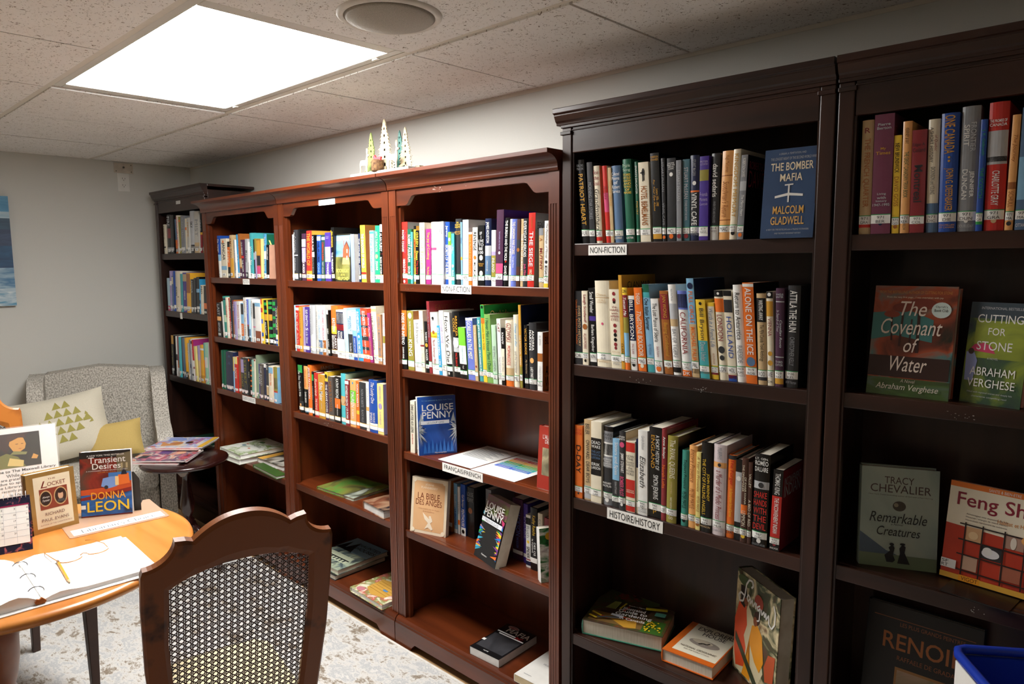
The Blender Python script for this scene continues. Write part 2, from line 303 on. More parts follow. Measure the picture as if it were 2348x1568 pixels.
('M1','top shelf, middle cherry bookcase',1.461,'y',"""
18037,76,208,42;W;;v10-60S:STORY
18123,347,229,39;k;;V5-45W:THEN SHE VANISHES|v12-45S:A NOVEL|b49-51s|v56-80s:KATE ATKINSON|b88-97s
18651,132,230,10;K;;b88-99k
18818,331,210,47;P2;;b12-28W|V32-84W:THE INVISIBLE MURDER|b30-60L|#BR
19192,487,221,58;Ro;;V5-70o:THE WORLD OF|b80-97o|o84-92n|#BR
19721,200,202,39;K;SOUR PUSS;V3-34W:SOUR PUSS|b37-48W|v50-84S:RITA MAE BROWN|#BR
20110,295,200,43;B;;b3-12W|V15-58N:HARLAN COBEN|v60-82b:GONE|#CO
20420,273,200,63;d2;;b5-11W|v16-55R:CHRISTMAS SLEIGH|v58-84s:MARY HIGGINS|#CL
20804,430,208,29;P;;h7-13L:COLD/BRED|b29-54L|V30-50W:CAROL/CLARK|b54-60m|V61-88W:TWANGED|#CL
21255,222,229,21;K;THE PRESIDENT IS MISSING;V4-38Y:JAMES PATTERSON|V8-36Y:BILL CLINTON|V46-84W:THE PRESIDENT|#CL
23271,139,197,6;N;;v10-60W:THE HOUSE ON|v65-85W:COOPER|#CO
23445,325,230,-10;Yn;;V15-75W:THE SHADOWS OF WORLD|b82-86R|#CL
24082,270,206,6;b3;;i12-80t:The Drowned|b2-6t|#EM
24370,296,224,32;g3;APPLE TURNOVER;v10-46m:APPLE TURNOVER|o50-58T|V62-78W:JOANNE|#FL
24685,262,228,34;s;;b3-8W|b13-90K|V15-46W:ALAN FURST|b50-51r|v56-86W:BLOOD OF VICTORY|#FU
"""),
('M2','second shelf, middle cherry bookcase',1.134,'y',"""
18020,103,213,9;b3;;v10-60u:STORY
18133,265,211,18;R;;b4-10W|i15-55C:Dr. Grif|v60-84C:Marsha Gray|#GR
18423,206,207,16;o;;v8-60n:A DIAMOND|o65-70R|#GR
18639,185,206,36;L;;i8-80S:Winter
18841,345,208,29;P;S IS FOR SILENCE;V6-42W:SUE GRAFTON|V45-52W:S|i54-80W:is for Silence|b86-92W
19222,207,217,14;s;;v8-62S:NICOLE MOSES|#GR
19439,311,218,30;s;;b60-95W
19774,174,218,21;s2;;v12-70S:THE GREAT HOUSES|#GR
19972,290,218,12;W;;b70-100u|v8-68b:RETURN TO SUNWOOD|i73-86W:Jane|#GR
20271,261,220,9;W;;b70-100n|v8-68p:THE LAND THROUGH|i73-86W:Jane|#GR
20804,148,201,-38;K;;b0-9W|V40-52W:GILBERT|v60-84W:LAST|#GU
20974,537,221,6;O;;b55-100n2|V24-50W:EASTERN|V58-84W:LARRY/BERGMAN|b40-55Y|#HI
21570,541,206,-21;W;;b4-60N|b6-28W|b30-42R|V44-60W:TEKING/RAGE|#HI
22150,227,215,-39;b3;;b85-100W
22388,324,206,-41;b3;;v10-44u:BEVERLY/LEWIS|b48-88k|i66-84W:The Sacrifice|#KE
22722,267,201,-44;W;NOBODY'S BUT LUCKY;b38-50b|v12-34s:RENA|b50-100B|v54-84W:NOBODY'S BUT LUCKY|#LI
23011,371,215,-53;b2;THIS TIME LOVE;V5-46W:ELIZABETH LOWELL|o50-56W|V60-88W:THIS TIME LOVE|#LO
23420,464,220,-69;R2;;b12-16k|V5-54W:ELIZABETH LOWELL|b32-36k|b52-60k|v60-84W:COLOR OF DEATH|b72-78k|#LO
23904,177,202,-77;M;;i8-50C:Anne Mather|o42-46o|v56-84o:COURAGEOUS|#MA
24117,336,230,-71;CC;THE THORN BIRDS;V16-76k:THE THORN BIRDS|v18-60S:Colleen McCullough|b4-9T|v80-92S: |#MC
24506,251,201,-24;T2;;V5-34S:PIERCE|V36-84S:MADELEINE MILLER|#MO
24793,138,206,16;W;;b44-58v|v5-40p:MARY|#MO
"""),
('M3','third shelf, middle cherry bookcase',0.842,'y',"""
18004,402,226,-18;K;THE TIME TRAVELERS;b0-16g|i12-66W:The Time Traveler's Wife|b75-92k|o80-86e
18473,377,226,18;KS;;b0-48e|v8-44O:DELLA OWENS|V54-76W:DARK BIRDS|b88-96b
18871,327,233,26;OO;;V4-66W:JAMES PATTERSON|b85-95W
19229,160,206,14;K;;b6-20g|v25-70S:HIDDEN
19435,320,203,10;R;;i12-52C:Sunrise|v58-84C:THE STAND|b88-96W
19818,505,200,4;o;THE ECHO MAKER;h4-8n:N|V18-60W:Echo Maker|v64-78W:RICHARD POWERS|b87-94W
20361,267,218,9;P2Y;;b0-20Y|o5-14K|V26-84W:THE GRAVE COVES|b88-96W
20696,375,199,-24;n3;;v10-80n:DEVIL'S MOTEL|b87-95W
21115,431,204,35;K;;V4-46W:KATHY REICHS|b47-68O|v60-84W:MONDAY MOURNING|b87-95W
21589,399,222,16;t3m;;b44-62e|o46-60T|b87-95W
22015,278,200,9;r;WITNESS IN DEATH;b2-9W|V12-56W:WITNESS IN DEATH|V60-84W:J D ROBB|b87-95W
22303,425,204,32;e;;o4-9b2|b22-48l|V25-58W:MAUREEN|v62-82W:ROBERTS|b87-95W
22747,203,200,24;O;;V5-54W:NORA ROBERTS|b62-70Y|b87-94W
22991,482,200,6;k;;v14-52S:NORA ROBERTS|v58-84S:BLACK HILLS|b87-94W
23499,196,204,11;W;;b50-58e|v10-40s:ROAD
23713,557,219,4;B;THE LUCKY ONE;i4-44W:The Lucky One|v62-80W:NICHOLAS/SPARKS|b82-90W
24294,400,209,6;Y2L;;v4-34L:REBECCA WELLS|o38-50L|v54-80L:YA YAS IN BLOOM|b86-94W
"""),
('L1','top shelf, left cherry bookcase',1.465,'w',"""
10201,350,222,-29;B;;i8-40W:The Voyage|b45-60b|b60-100W
10602,644,205,16;C;;V10-55K:JANCAR|o4-12O|b70-80b
11273,337,188,31;KT;;b15-70O|i20-60C:Love
11620,393,221,27;T;;V6-52n:AMY TAN|b54-98o
12062,217,195,5;S;;V10-70s:CHILD
12289,100,196,2;W;;b60-80s
12436,214,222,-21;b2n;;v38-72W:BAY|b88-97W
12676,298,225,-31;n;;i10-60O:Girls|b56-75T|b78-100P2
13021,252,194,-36;P2;;v6-40W:OLD MONEY|b42-48R|v52-84W:THE TIGER
13282,285,197,52;s;;v10-80k:River|b85-100k
13613,142,181,29;W;;v45-90S:ROAD
13766,382,225,26;tt;;i30-70W:Winter Sea|b90-100W
14193,220,193,4;K;;b34-52s|b88-97W
14423,172,196,1;v;;b32-50s|b50-100L
14619,356,191,26;n;;b2-40o|b42-66k|b68-88p|b88-97W
14985,129,193,46;Y2;;b96-99O
15137,349,215,69;b4d;;v6-26C:The Lady|b38-56W|v58-82W:Penny Vincenzi|b88-98W
15509,286,163,70;KE;;V8-44W:NOMADIC LIVING|b88-98W
"""),
('L2','second shelf, left cherry bookcase',1.143,'w',"""
9794,483,186,-6;K;;v5-36s:LAST|b40-52e|V58-84s:BEFORE
10332,138,194,-33;W;;b85-95C
10493,312,223,-35;t2;;b5-9N|b45-62m|b86-94W
10834,293,218,-22;C;;v20-50R:SIGNAL|b86-95W
11142,183,215,-17;R;;V6-88W:ONCE UPON A TIME HERE
11353,215,227,-6;k;;V5-30T:BLACK|V60-84s:STEEL
11596,165,206,18;n;;b0-30r|v10-28W:TALES|b88-96W
11790,259,199,5;L;;v8-60i:A SMALL TIMES
12077,374,201,27;W;;v8-70p:Journeys Home|b86-92s
12479,299,193,23;b;;b55-88O|v60-84C:HOUSE|b2-30k
12805,296,223,10;W;;v8-34T:DANIELLE|v46-56T:THE|v62-88T:STEEL
13128,201,214,0;i;;v4-34W:EVENTS|b60-64r|b64-100k
13342,191,215,47;b3;;b70-86u|b90-100k
13559,287,215,36;W;;v4-40S:MADE SHORELY
13873,240,201,25;s;;b2-40k|b60-62p|b86-96W
14139,563,201,14;W;;b0-9b|b70-100E2
14749,189,222,-7;Y;;b0-12O|b20-30R|b45-55i|b75-84B|b88-94W
14963,356,217,-17;KY;;b5-12g|b32-46o|v50-80W:MARGARET|b22-28g|b88-96W
15345,393,219,9;K;;b4-10g|b14-20g|b32-46o|b60-66g|b76-84g|b88-96W
15762,304,221,28;k;;b4-12g|b18-24g|b36-42g|b52-60g|b74-82g|b90-96W
16091,260,191,17;N;;v4-60C:ONE MORE|b72-84W|b84-100B
16363,129,192,34;Y;;b0-3W
"""),
('L3','third shelf, left cherry bookcase',0.856,'r',"""
9885,216,215,45;d;;b86-94p2
10132,268,216,40;d;;v40-60C: 
10458,847,213,64;N;;h8-14u:THE/EXILES|h26-32u:LIFE/WORLD|b86-93p2
11361,100,191,42;b;;b0-40Y|b90-96p2
11472,352,193,39;R;ROOTS;b0-20Y2|V30-60C:ROOTS|b88-94W
11853,302,223,40;E2;;b88-94p2
12236,323,194,16;k;;b4-40L|v44-80v:GLORY|b86-92p2
12588,393,196,3;k;;v5-70v:STREET|b86-92p2
13010,143,194,33;K;;b0-6O|v15-70C:MEN
13163,209,194,66;K;;b14-18O|b28-32O|b42-46O|b56-60O|b70-74O|b84-92p2
13391,295,193,58;t4;;o12-36m|b86-92W
13714,163,198,46;C;;b0-4r
13891,224,222,41;ss;;b86-90p2
14142,184,179,28;P;;v5-80W:SILVER|b86-92p2
14336,316,181,24;n3;;v5-60s:THE ROAD|b86-93p2
14670,235,185,40;N;;b0-10W|b86-92p2
14932,224,187,28;k;;v3-16W:JOE|b58-62C|b62-84T|b88-94p2
15205,423,179,45;C;;b3-20b|V18-54O:THE CITY TREE|b88-94p2
15654,107,178,32;R;;b82-92W
15771,342,180,29;vb;;b0-60v|b30-60s|b66-70R|b70-100b
"""),
('C1','top shelf, corner dark bookcase',1.600,'w',"""
2462,252,177,23;C;;v5-50k:A WORLD OF|b75-80k
2802,693,232,70;K;;V5-30s:FIRE|b35-60r|b84-92s
3505,483,227,70;K;;b84-92s
4127,292,201,3;u;;b60-100O|b85-92W
4450,315,222,-11;C;;v5-80p:SONG OF LIGHT|b85-92W
4796,233,212,11;v;;b8-14O|b86-92W
5059,516,216,51;S;;v5-60s:FOREST TRAIL|b84-92W
5605,201,198,37;C;;b25-33O|b88-94k
5836,326,202,70;s2;;b84-90W|v8-60o:HOPE
6217,571,237,45;s;;v25-40k:SKY|b80-100k|b84-90W
6816,656,232,70;s2;;v20-60S:MIST|b75-100T|b84-90W
7500,308,218,70;K;;V16-44s:CRIME|b48-54o|b54-100r|b86-92W
7836,305,233,70;Y2;;b0-20o|b70-85k|b87-94W
"""),
('C2','second shelf, corner dark bookcase',1.253,'w',"""
2377,364,200,33;b3;;b85-100p
2775,299,244,70;L;;b25-36W|b86-93W
3084,230,211,70;u;;b2-22C|b86-92W
3324,317,243,67;B;;b84-92W
3674,698,243,70;C;;V8-90k:SSSI|v60-66k:I
4382,278,227,70;t;;b82-90W
4721,590,235,70;P;;b4-22T|V46-68W:KINGDOM|b85-92W
5343,524,233,70;Y3;;b2-50n|b84-90W
5926,378,197,70;k;;v3-40s:ARENA|b82-88W
6335,266,205,70;k;;b82-88W
6632,422,211,70;K;;b32-42b|b80-87W
7064,122,199,70;b2;;b60-70N
7206,347,166,70;C;;v4-30k:RED
7583,460,162,70;KT;;b60-80O
"""),
('C3','third shelf, corner dark bookcase',0.851,'w',"""
2461,358,251,60;K;;b0-22o|v25-76v:WORLD BOOK|b82-88W
3051,222,248,45;W;;b45-60k
3310,253,250,58;W;;b0-70r|b60-78O|b84-92W
3598,313,246,45;t3;;b84-90W
3947,185,248,32;n2;;b84-90W
4167,370,245,19;u;;b84-90W
4553,383,248,14;Y3;;b82-100k|b84-90W
4971,270,218,0;s;;v4-70C:LANE|b84-90W
5251,141,240,-3;S;;b60-70N
5414,218,247,-10;W;;b5-12K|b84-90k
5671,257,243,-25;RM;;v5-50p:PRAISE|b50-100W|b65-70R
5963,290,207,-39;Y2;;b84-88W
6274,299,214,-1;L;;b40-100T|b84-90W
6594,524,220,28;Y3;;b8-13W|b80-100o
7134,172,237,23;O;;b0-42t|b86-92W
7332,361,240,38;m2;;b35-60W|b86-92W
7713,246,245,55;s2;;b2-90p2
""")]
# ---------------- materials ----------------
CHERRY=mat('cherry_wood','#6a2f12',.32,coat=.2,bump=.06,fac=(.3,.7),col2='#431b0a',scale=16,stretch=(1,1,.12))
CHERRYX=mat('cherry_wood_long','#6a2f12',.32,coat=.2,bump=.06,fac=(.3,.7),col2='#431b0a',scale=16,stretch=(.12,1,1))
DARK=mat('dark_wood','#3c2117',.36,coat=.14,spec=.4,bump=.08,fac=(.3,.7),col2='#190c09',scale=16,stretch=(1,1,.12))
DARKX=mat('dark_wood_long','#3c2117',.36,coat=.14,spec=.4,bump=.08,fac=(.3,.7),col2='#190c09',scale=16,stretch=(.12,1,1))
WALLM=mat('wall_paint','#d3d3cd',.75,var=.01,bump=.02,scale=200)
PAPER=mat('paper','#f2f1ec',.7,var=.02)
PAGES=mat('book_pages','#e6dfcf',.8,col2='#cfc6b2',scale=60,stretch=(20,.3,.3))
WHITEP=mat('white_plastic','#e9e9e4',.4,var=.02)
BLACKP=mat('black_metal','#0b0b0c',.35,var=.02)
INK=mat('black_ink','#1a1a1a',.6,var=.01)
STK=mat('label_white','#f4f4f0',.35,var=.01)
STG=mat('label_green','#2f9a5a',.4,var=.01)
STY=mat('label_yellow','#f2c868',.4,var=.01)
STR=mat('label_red','#d8385a',.4,var=.01)
# ---------------- room ----------------
CH=2.169; X1=6.6; Y1=-5.2; TP=.6096
def struct(o,kind='structure'): o['kind']=kind; return o
fl=MB(); fl.box(-.1,X1+.1,Y1-.1,.1,-.05,0,mat('floor_wood','#c9a980',.4,col2='#b08e66',scale=5,stretch=(.35,4,1)))
struct(fl.build('floor'))
for nm,a in (('wall_back',(-.1,X1+.1,0,.1,0,2.45)),('wall_far',(-.1,0,Y1,0,0,2.45)),('wall_right',(X1,X1+.1,Y1,0,0,2.45)),('wall_front',(-.1,X1+.1,Y1-.1,Y1,0,2.45))):
    struct(MB().box(*a,WALLM).build(nm))
BB=mat('baseboard_paint','#c9cac4',.5,var=.02)
struct(MB().prism([(0,0),(.012,0),(.012,.07),(.006,.085),(0,.085)],'y',Y1,-.002,BB).build('baseboard_far'))
# ceiling: grid and tiles
def tilemat():
    m=mat('ceiling_tile','#f2f0ed',.9,var=.02,scale=8); nt=m.node_tree; b=nt.nodes['Principled BSDF']
    tc=nt.nodes.new('ShaderNodeTexCoord'); n1=nt.nodes.new('ShaderNodeTexNoise'); n1.inputs['Scale'].default_value=105; n1.inputs['Detail'].default_value=2; n1.inputs['Distortion'].default_value=1.5
    nt.links.new(tc.outputs['Object'],n1.inputs['Vector'])
    rp=nt.nodes.new('ShaderNodeValToRGB'); rp.color_ramp.elements[0].position=.635; rp.color_ramp.elements[1].position=.665
    rp.color_ramp.elements[0].color=(0,0,0,1); rp.color_ramp.elements[1].color=(1,1,1,1)
    nt.links.new(n1.outputs['Fac'],rp.inputs[0])
    mx=nt.nodes.new('ShaderNodeMix'); mx.data_type='RGBA'; src=b.inputs['Base Color'].links[0].from_socket
    nt.links.new(rp.outputs[0],mx.inputs[0]); nt.links.new(src,mx.inputs[6]); mx.inputs[7].default_value=lin('#85796c')
    nt.links.new(mx.outputs[2],b.inputs['Base Color'])
    bp=nt.nodes.new('ShaderNodeBump'); bp.inputs['Strength'].default_value=.5; bp.inputs['Distance'].default_value=.002; bp.invert=True
    nt.links.new(rp.outputs[0],bp.inputs['Height']); nt.links.new(bp.outputs[0],b.inputs['Normal'])
    return m
TILE=tilemat(); GRID=mat('grid_paint','#ded8cc',.5,var=.02); GAP=mat('tile_joint','#5d554b',.9)
ceil=struct(MB().box(-.1,X1+.1,Y1-.1,.1,CH+.06,CH+.1,GAP).build('ceiling'))
ys=[0,-.583,-1.236]; 
while ys[-1]>Y1+.1: ys.append(max(ys[-1]-TP-.03,Y1))
xs=[0]; 
while xs[-1]<X1-.1: xs.append(min(xs[-1]+TP,X1))
LIGHTS=[(3,5,1),(3,5,5),(7,9,5)]   # x cell range, y row; only the first is visible, the rest added fill
def islight(i,j):
    return any(a<=i<b and j==c for a,b,c in LIGHTS)
random.seed(3)
tm={}
for j in range(len(ys)-1):
    for i in range(len(xs)-1):
        if islight(i,j): continue
        a,b,c,d=xs[i]+.005,xs[i+1]-.005,ys[j+1]+.012,ys[j]-.012
        if j==0: d=ys[j]-.002
        w,dd=b-a,d-c; dz=random.uniform(-.001,.0015)
        k=(round(w,3),round(dd,3))
        mb=MB(); n=8; e=.008   # lay-in board: lower face slightly sagging, eased edges
        vs=[];
        for q in range(n+1):
            for s_ in range(n+1):
                x=q/n;y=s_/n; sag=-.004*(1-(2*x-1)**2)*(1-(2*y-1)**2)
                vs.append((w*x,dd*y,-.006+sag))
        fs=[(q*(n+1)+s_,q*(n+1)+s_+1,(q+1)*(n+1)+s_+1,(q+1)*(n+1)+s_) for q in range(n) for s_ in range(n)]
        if k not in tm:
            mb.add(vs,fs,TILE); mb.box(0,w,0,dd,-.0055,.012,TILE)
            o=mb.build('ceiling_tile',ceil,T(a,c,CH+dz)); tm[k]=o.data
        else:
            o=D_.objects.new('ceiling_tile',tm[k]); C.objects.link(o); o.parent=ceil; o.matrix_local=T(a,c,CH+dz)
for y in ys[1:-1]:
    MB().box(0,X1,y-.012,y+.012,CH-.001,CH+.03,GRID).build('ceiling_tee',ceil)
for x in xs[1:-1]:
    for j in range(len(ys)-1):
        i=xs.index(x)
        if islight(i,j) and islight(i-1,j): continue
        MB().box(x-.012,x+.012,ys[j+1]+.012,ys[j]-.012,CH+.004,CH+.03,mat('cross_tee','#8f8678',.6,var=.02)).build('ceiling_tee',ceil)
MB().prism([(0,0),(-.022,0),(-.022,-.002),(-.002,-.002),(-.002,-.02),(0,-.02)],'x',0,X1,GRID).build('wall_angle',ceil,T(0,0,CH+.001))
MB().box(.0,.022,Y1,0,CH-.002,CH,GRID).build('wall_angle',ceil)
# light panels
FRAME=mat('light_frame','#d6d4cc',.4,var=.01)
def panel(i0,i1,j,first,e):
    a,b,c,d=xs[i0]+.012,xs[i1]-.012,ys[j+1]+.012,ys[j]-.012
    t=empty('ceiling_light',((a+b)/2,(c+d)/2,CH)); hw,hd=(b-a)/2,(d-c)/2
    tag(t,'glowing rectangular light panel set in the tiled ceiling' if first else ('light panel in the ceiling behind the viewer, nearer the far wall' if i0==3 else 'light panel in the ceiling behind the viewer, nearer the blue bin'),'ceiling light',None if first else 'ceiling lights behind the viewer')
    m=MB(); q=.05
    for (x0,x1,y0,y1) in ((-hw,hw,-hd,-hd+.03),(-hw,hw,hd-.03,hd),(-hw,-hw+q,-hd+.03,hd-.03),(hw-q,hw,-hd+.03,hd-.03)): m.box(x0,x1,y0,y1,.0,.02,FRAME)
    m.build('frame',t,bevel=.003)
    dm=mat('diffuser_glow%g'%e,'#ffffff',.5,emis=e)
    MB().box(-hw+q,hw-q,-hd+.03,hd-.03,.004,.01,dm).build('diffuser',t)
    for sx in (-1,1): MB().box(sx*(hw-.12)-.012,sx*(hw-.12)+.012,hd-.024,hd-.012,-.004,.002,FRAME).build('latch',t)
    return t
for n_,(a,b,c) in enumerate(LIGHTS): panel(a,b,c,n_==0,PANEL if n_==0 else PANEL_FILL)
# speaker
sp=empty('ceiling_speaker',(3.286,-.836,CH-.012)); sp.scale=(1.12,1.12,1); tag(sp,'round grey mesh speaker set in a tile of the ceiling','speaker')
MB().lathe([(.118,.008),(.118,0),(.112,-.006),(.103,-.004),(.1,.0)],mat('speaker_rim','#e0dbd2',.5),n=48).build('rim',sp)
MB().lathe([(.103,-.003),(.095,-.010),(.07,-.019),(.035,-.025),(.001,-.027)],mat('speaker_mesh','#bdb6a9',.6,var=.2,scale=900,bump=.4),n=48).build('grille',sp)
# rug
RUG=mat('rug_pile','#d3d1cd',.95,col2='#857868',scale=9,bump=.25,stretch=(1,1.6,1),fac=(.40,.50))
nt=RUG.node_tree; n=[x for x in nt.nodes if x.type=='TEX_NOISE'][0]; n.inputs['Detail'].default_value=12; n.inputs['Roughness'].default_value=.80; n.inputs['Distortion'].default_value=.25
rp=[x for x in nt.nodes if x.type=='VALTORGB'][0]; e=rp.color_ramp.elements.new(.44); e.color=lin('#a59c90'); e=rp.color_ramp.elements.new(.46); e.color=lin('#cdcbc6'); e=rp.color_ramp.elements.new(.56); e.color=lin('#adb0b3'); e=rp.color_ramp.elements.new(.60); e.color=lin('#d3d1cd')
rug=MB().box(.82,4.4,-2.9,-.352,0.0,.009,RUG).build('rug'); tag(rug,'distressed grey, white and brown rug lying on the wooden floor','rug')
MB().box(.812,4.41,-.356,-.346,0,.010,mat('rug_binding','#dedbd4',.9)).build('binding',rug)
# wall fittings
op=MB().box(0,.004,-.459,-.351,2.095,2.155,mat('ivory_plate','#cfc5b6',.5)).build('mounting_plate'); tag(op,'bare cream mounting plate on the wall just under the ceiling','plate')
for y,z,r_ in ((-.405,2.13,.006),(-.448,2.105,.003),(-.362,2.105,.003),(-.362,2.145,.003)): MB().lathe([(r_,0),(r_,.002),(r_*.5,.003)],mat('screw','#6a655e',.4,metal=.6),T(.004,y,z)@RY(90),n=8).build('screw',op)
ol=empty('wall_outlet',(0,-.41,2.04)); tag(ol,'white double electrical outlet high on the far wall','outlet')
MB().box(0,.006,-.034,.034,-.057,.054,WHITEP).build('cover_plate',ol,bevel=.002)
for dz in (-.02,.02):
    m=MB().box(.006,.008,-.017,.017,dz-.016,dz+.016,WHITEP); 
    m.box(.008,.0085,-.008,-.006,dz-.002,dz+.007,INK); m.box(.008,.0085,.006,.008,dz-.002,dz+.006,INK); m.box(.008,.0085,-.002,.002,dz-.010,dz-.006,INK)
    m.build('socket',ol)
# painting
pt=MB().box(.002,.03,-1.62,-1.018,1.312,1.917,mat('canvas_edge','#1d3a52',.6)).build('painting'); tag(pt,'blue seascape canvas hanging on the far wall','painting')
m=MB(); SEA=[(1.0,.86,('#3d7fa8','#5c9cc0')),(.86,.8,('#b9cbd2','#8fb1c4')),(.8,.70,('#34576f','#27435b')),(.70,.55,('#2a3c5a','#3a4f70')),(.55,.35,('#27587e','#183e62')),(.35,.16,('#2d6c98','#9db9c9')),(.16,.0,('#2f86ae','#d9e2e2'))]
for i,(a,b,cc) in enumerate(SEA):
    m.box(.030,.0305,-1.62,-1.018,1.312+.605*b,1.312+.605*a,art('sea%d'%i,cc,9,.5,(1,1,5)))
m.build('painted_surface',pt)
# ---------------- bookcases ----------------
def flutes(w,d,n=3):
    # pilaster cross-section (x,y) front at y=0, grooves cut in
    pts=[(0,d),(0,0)]; g=.0038
    for k in range(n):
        c=w*(k+1)/(n+1); pts+=[(c-g,0),(c-g*.6,.0018),(c+g*.6,.0018),(c+g,0)]
    pts+=[(w,0),(w,d)]; return pts
def bookcase(name,label,loc,rz,W,D,top,shelves,deck,style,ov=.018):
    A,AX=(CHERRY,CHERRYX) if style=='cherry' else (DARK,DARKX)
    t=empty(name,loc,rz); tag(t,label,'bookcase','row of bookcases along the back wall'); B=.0025
    # local: x 0..W, front y=0, back y=D
    for x in (0,W-.022): MB().box(x+.001,x+.021,.018,D-.002,0,top-.03,A).build('side_panel',t,bevel=B)
    MB().box(.02,W-.02,D-.012,D-.004,.05,top-.03,A).build('back_panel',t)
    if style=='cherry':
        pw=.042; ft=1.812
        for x in (.001,W-pw-.001):
            M=T(x,0,0)
            MB().prism(flutes(pw,.02),'z',deck+.001,1.715,A,M).box(0,pw,0,.02,1.715,ft,A,M).build('pilaster',t)
            MB().box(x+(pw if x<.1 else -.012),x+(pw+.012 if x<.1 else 0),.014,.03,deck+.001,ft,A).build('inner_stile',t)
        # valance with ogee corner brackets
        a,b=pw+.001,W-pw-.001; z0=1.768
        pts=[(a,ft),(a,1.752),(a+.055,1.752),(a+.066,1.757),(a+.08,1.772),(a+.092,1.784),(a+.11,1.787),(b-.11,1.787),(b-.092,1.784),(b-.08,1.772),(b-.066,1.757),(b-.055,1.752),(b,1.752),(b,ft)]
        MB().prism(pts,'y',.004,.02,AX).build('valance',t,bevel=.0015)
        # cove crown
        pr=[(.02,ft),(-.006,ft),(-.008,ft+.008)]
        for k in range(9):
            an=math.pi/2*k/8; pr.append((-.052+.044*math.cos(an),ft+.012+.034*math.sin(an)))
        pr+=[(-.056,ft+.047),(-.056,top),(.1,top),(.1,ft+.02)]
        MB().prism(pr,'x',.001,W-.001,AX).build('crown',t,bevel=.001)
        MB().box(0.002,W-.002,.1,D,top-.022,top,AX).build('top_board',t)
        # plinth with arched cut-out and moulded upper edge
        h=deck-.026; c=.085
        pts=[(.001,0),(.001,h),(W-.001,h),(W-.001,0),(W-c,0),(W-c-.012,.006),(W-c-.022,.02),(W-c-.04,.036),(c+.04,.036),(c+.022,.02),(c+.012,.006),(c,0)]
        MB().prism(pts,'y',-.022,0,AX).build('plinth',t,bevel=.0015)
        pr=[(-.022,h),(-.022,h+.004),(-.018,h+.009),(-.019,h+.013),(-.014,h+.020),(-.008,h+.026),(.01,h+.026),(.01,h)]
        MB().prism(pr,'x',.001,W-.001,AX).build('base_moulding',t)
        MB().box(.022,W-.022,.0102,D-.012,deck-.022,deck,AX).build('bottom_shelf',t)
    else:
        pw=.034; ft=top-.13
        for x in (.001,W-pw-.001):
            MB().box(x,x+pw,0,.022,.10,top-.056,A).build('stile',t,bevel=B)
            q=x+pw if x<.1 else x-.005
            MB().box(q,q+.005,.006,.02,.10,ft,A).build('bead',t)
        MB().box(pw+.002,W-pw-.002,.003,.02,ft,top-.052,AX).build('frieze',t,bevel=B)
        m=MB(); m.box(-.003*(ov>.01),W-.001,-.003,.02,top-.056,top-.047,AX); m.box(pw+.002,W-pw-.002,.0,.02,top-.066,top-.062,AX)
        for x in (-.004*(ov>.01)+.0005,W-pw-.006): m.box(x,x+pw+.005,-.005,.02,top-.076,top-.066,AX)
        m.build('frieze_moulding',t,bevel=.0015)
        pr=[(.02,top-.047),(-.003,top-.047),(-.004,top-.040),(-.009,top-.036),(-.016,top-.021),(-.016,top-.017),(-.022,top-.015),(-.022,top),(.02,top)]
        m=MB(); L=-ov
        m.prism(pr,'x',L,W-.001,AX)
        m.box(L,W-.001,.02,D,top-.014,top,AX); m.box(-.004*(ov>.01),.001,.02,D,top-.047,top-.014,AX)
        m.build('crown',t,bevel=.002)
        MB().box(0,W,-.012,.02,0,.10,AX).build('plinth',t,bevel=.004)
        MB().prism([(-.014,.10),(-.014,.11),(-.004,.125),(.02,.125),(.02,.10)],'x',0,W-.001,AX).build('base_moulding',t)
        MB().box(.022,W-.022,.02,D-.012,deck-.022,deck,AX).build('bottom_shelf',t)
    y0=.008
    for z in shelves:
        th_=.030 if style=='cherry' else .036
        m=MB(); m.box(.023,W-.023,y0+.018,D-.013,z-.020,z,AX); m.box(pw+.002 if style=='cherry' else .036,W-pw-.002 if style=='cherry' else W-.036,y0,y0+.018,z-th_,z,AX)
        m.build('shelf',t,bevel=.0025)
    return t
FY=-.316; TH=.03
cA=bookcase('bookcase','narrow dark brown bookcase in the far corner beside the armchair',(.165,-.295,0),0,.715,.29,1.974,[1.600,1.253,.851,.47],.13,'dark')
cB=bookcase('bookcase','leftmost cherry bookcase, right of the narrow dark corner bookcase',(.884,FY,0),0,.829,.31,1.872,[1.465,1.143,.856,.485],.114,'cherry')
cC=bookcase('bookcase','middle cherry bookcase, under the left end of the wooden tree decoration',(1.715,FY,0),0,.845,.31,1.872,[1.461,1.134,.842,.490],.114,'cherry')
cD=bookcase('bookcase','right cherry bookcase beside the tall dark bookcases',(2.563,FY,0),0,.847,.31,1.872,[1.460,1.129,.802,.483],.114,'cherry')
DO=Vector((3.4185,-.3149,0)); DU=Vector((math.cos(TH),math.sin(TH),0)); DN=Vector((math.sin(TH),-math.cos(TH),0))
cE=bookcase('bookcase','tall dark bookcase with NON-FICTION and HISTOIRE/HISTORY signs',tuple(DO),TH,.776,.27,1.987,[1.593,1.231,.812,.365],.12,'dark')
p6=DO+DU*.780
cF=bookcase('bookcase','rightmost dark bookcase, cut off by the picture edge',tuple(p6),TH,.77,.25,1.987,[1.597,1.237,.821,.365],.12,'dark',-.001)
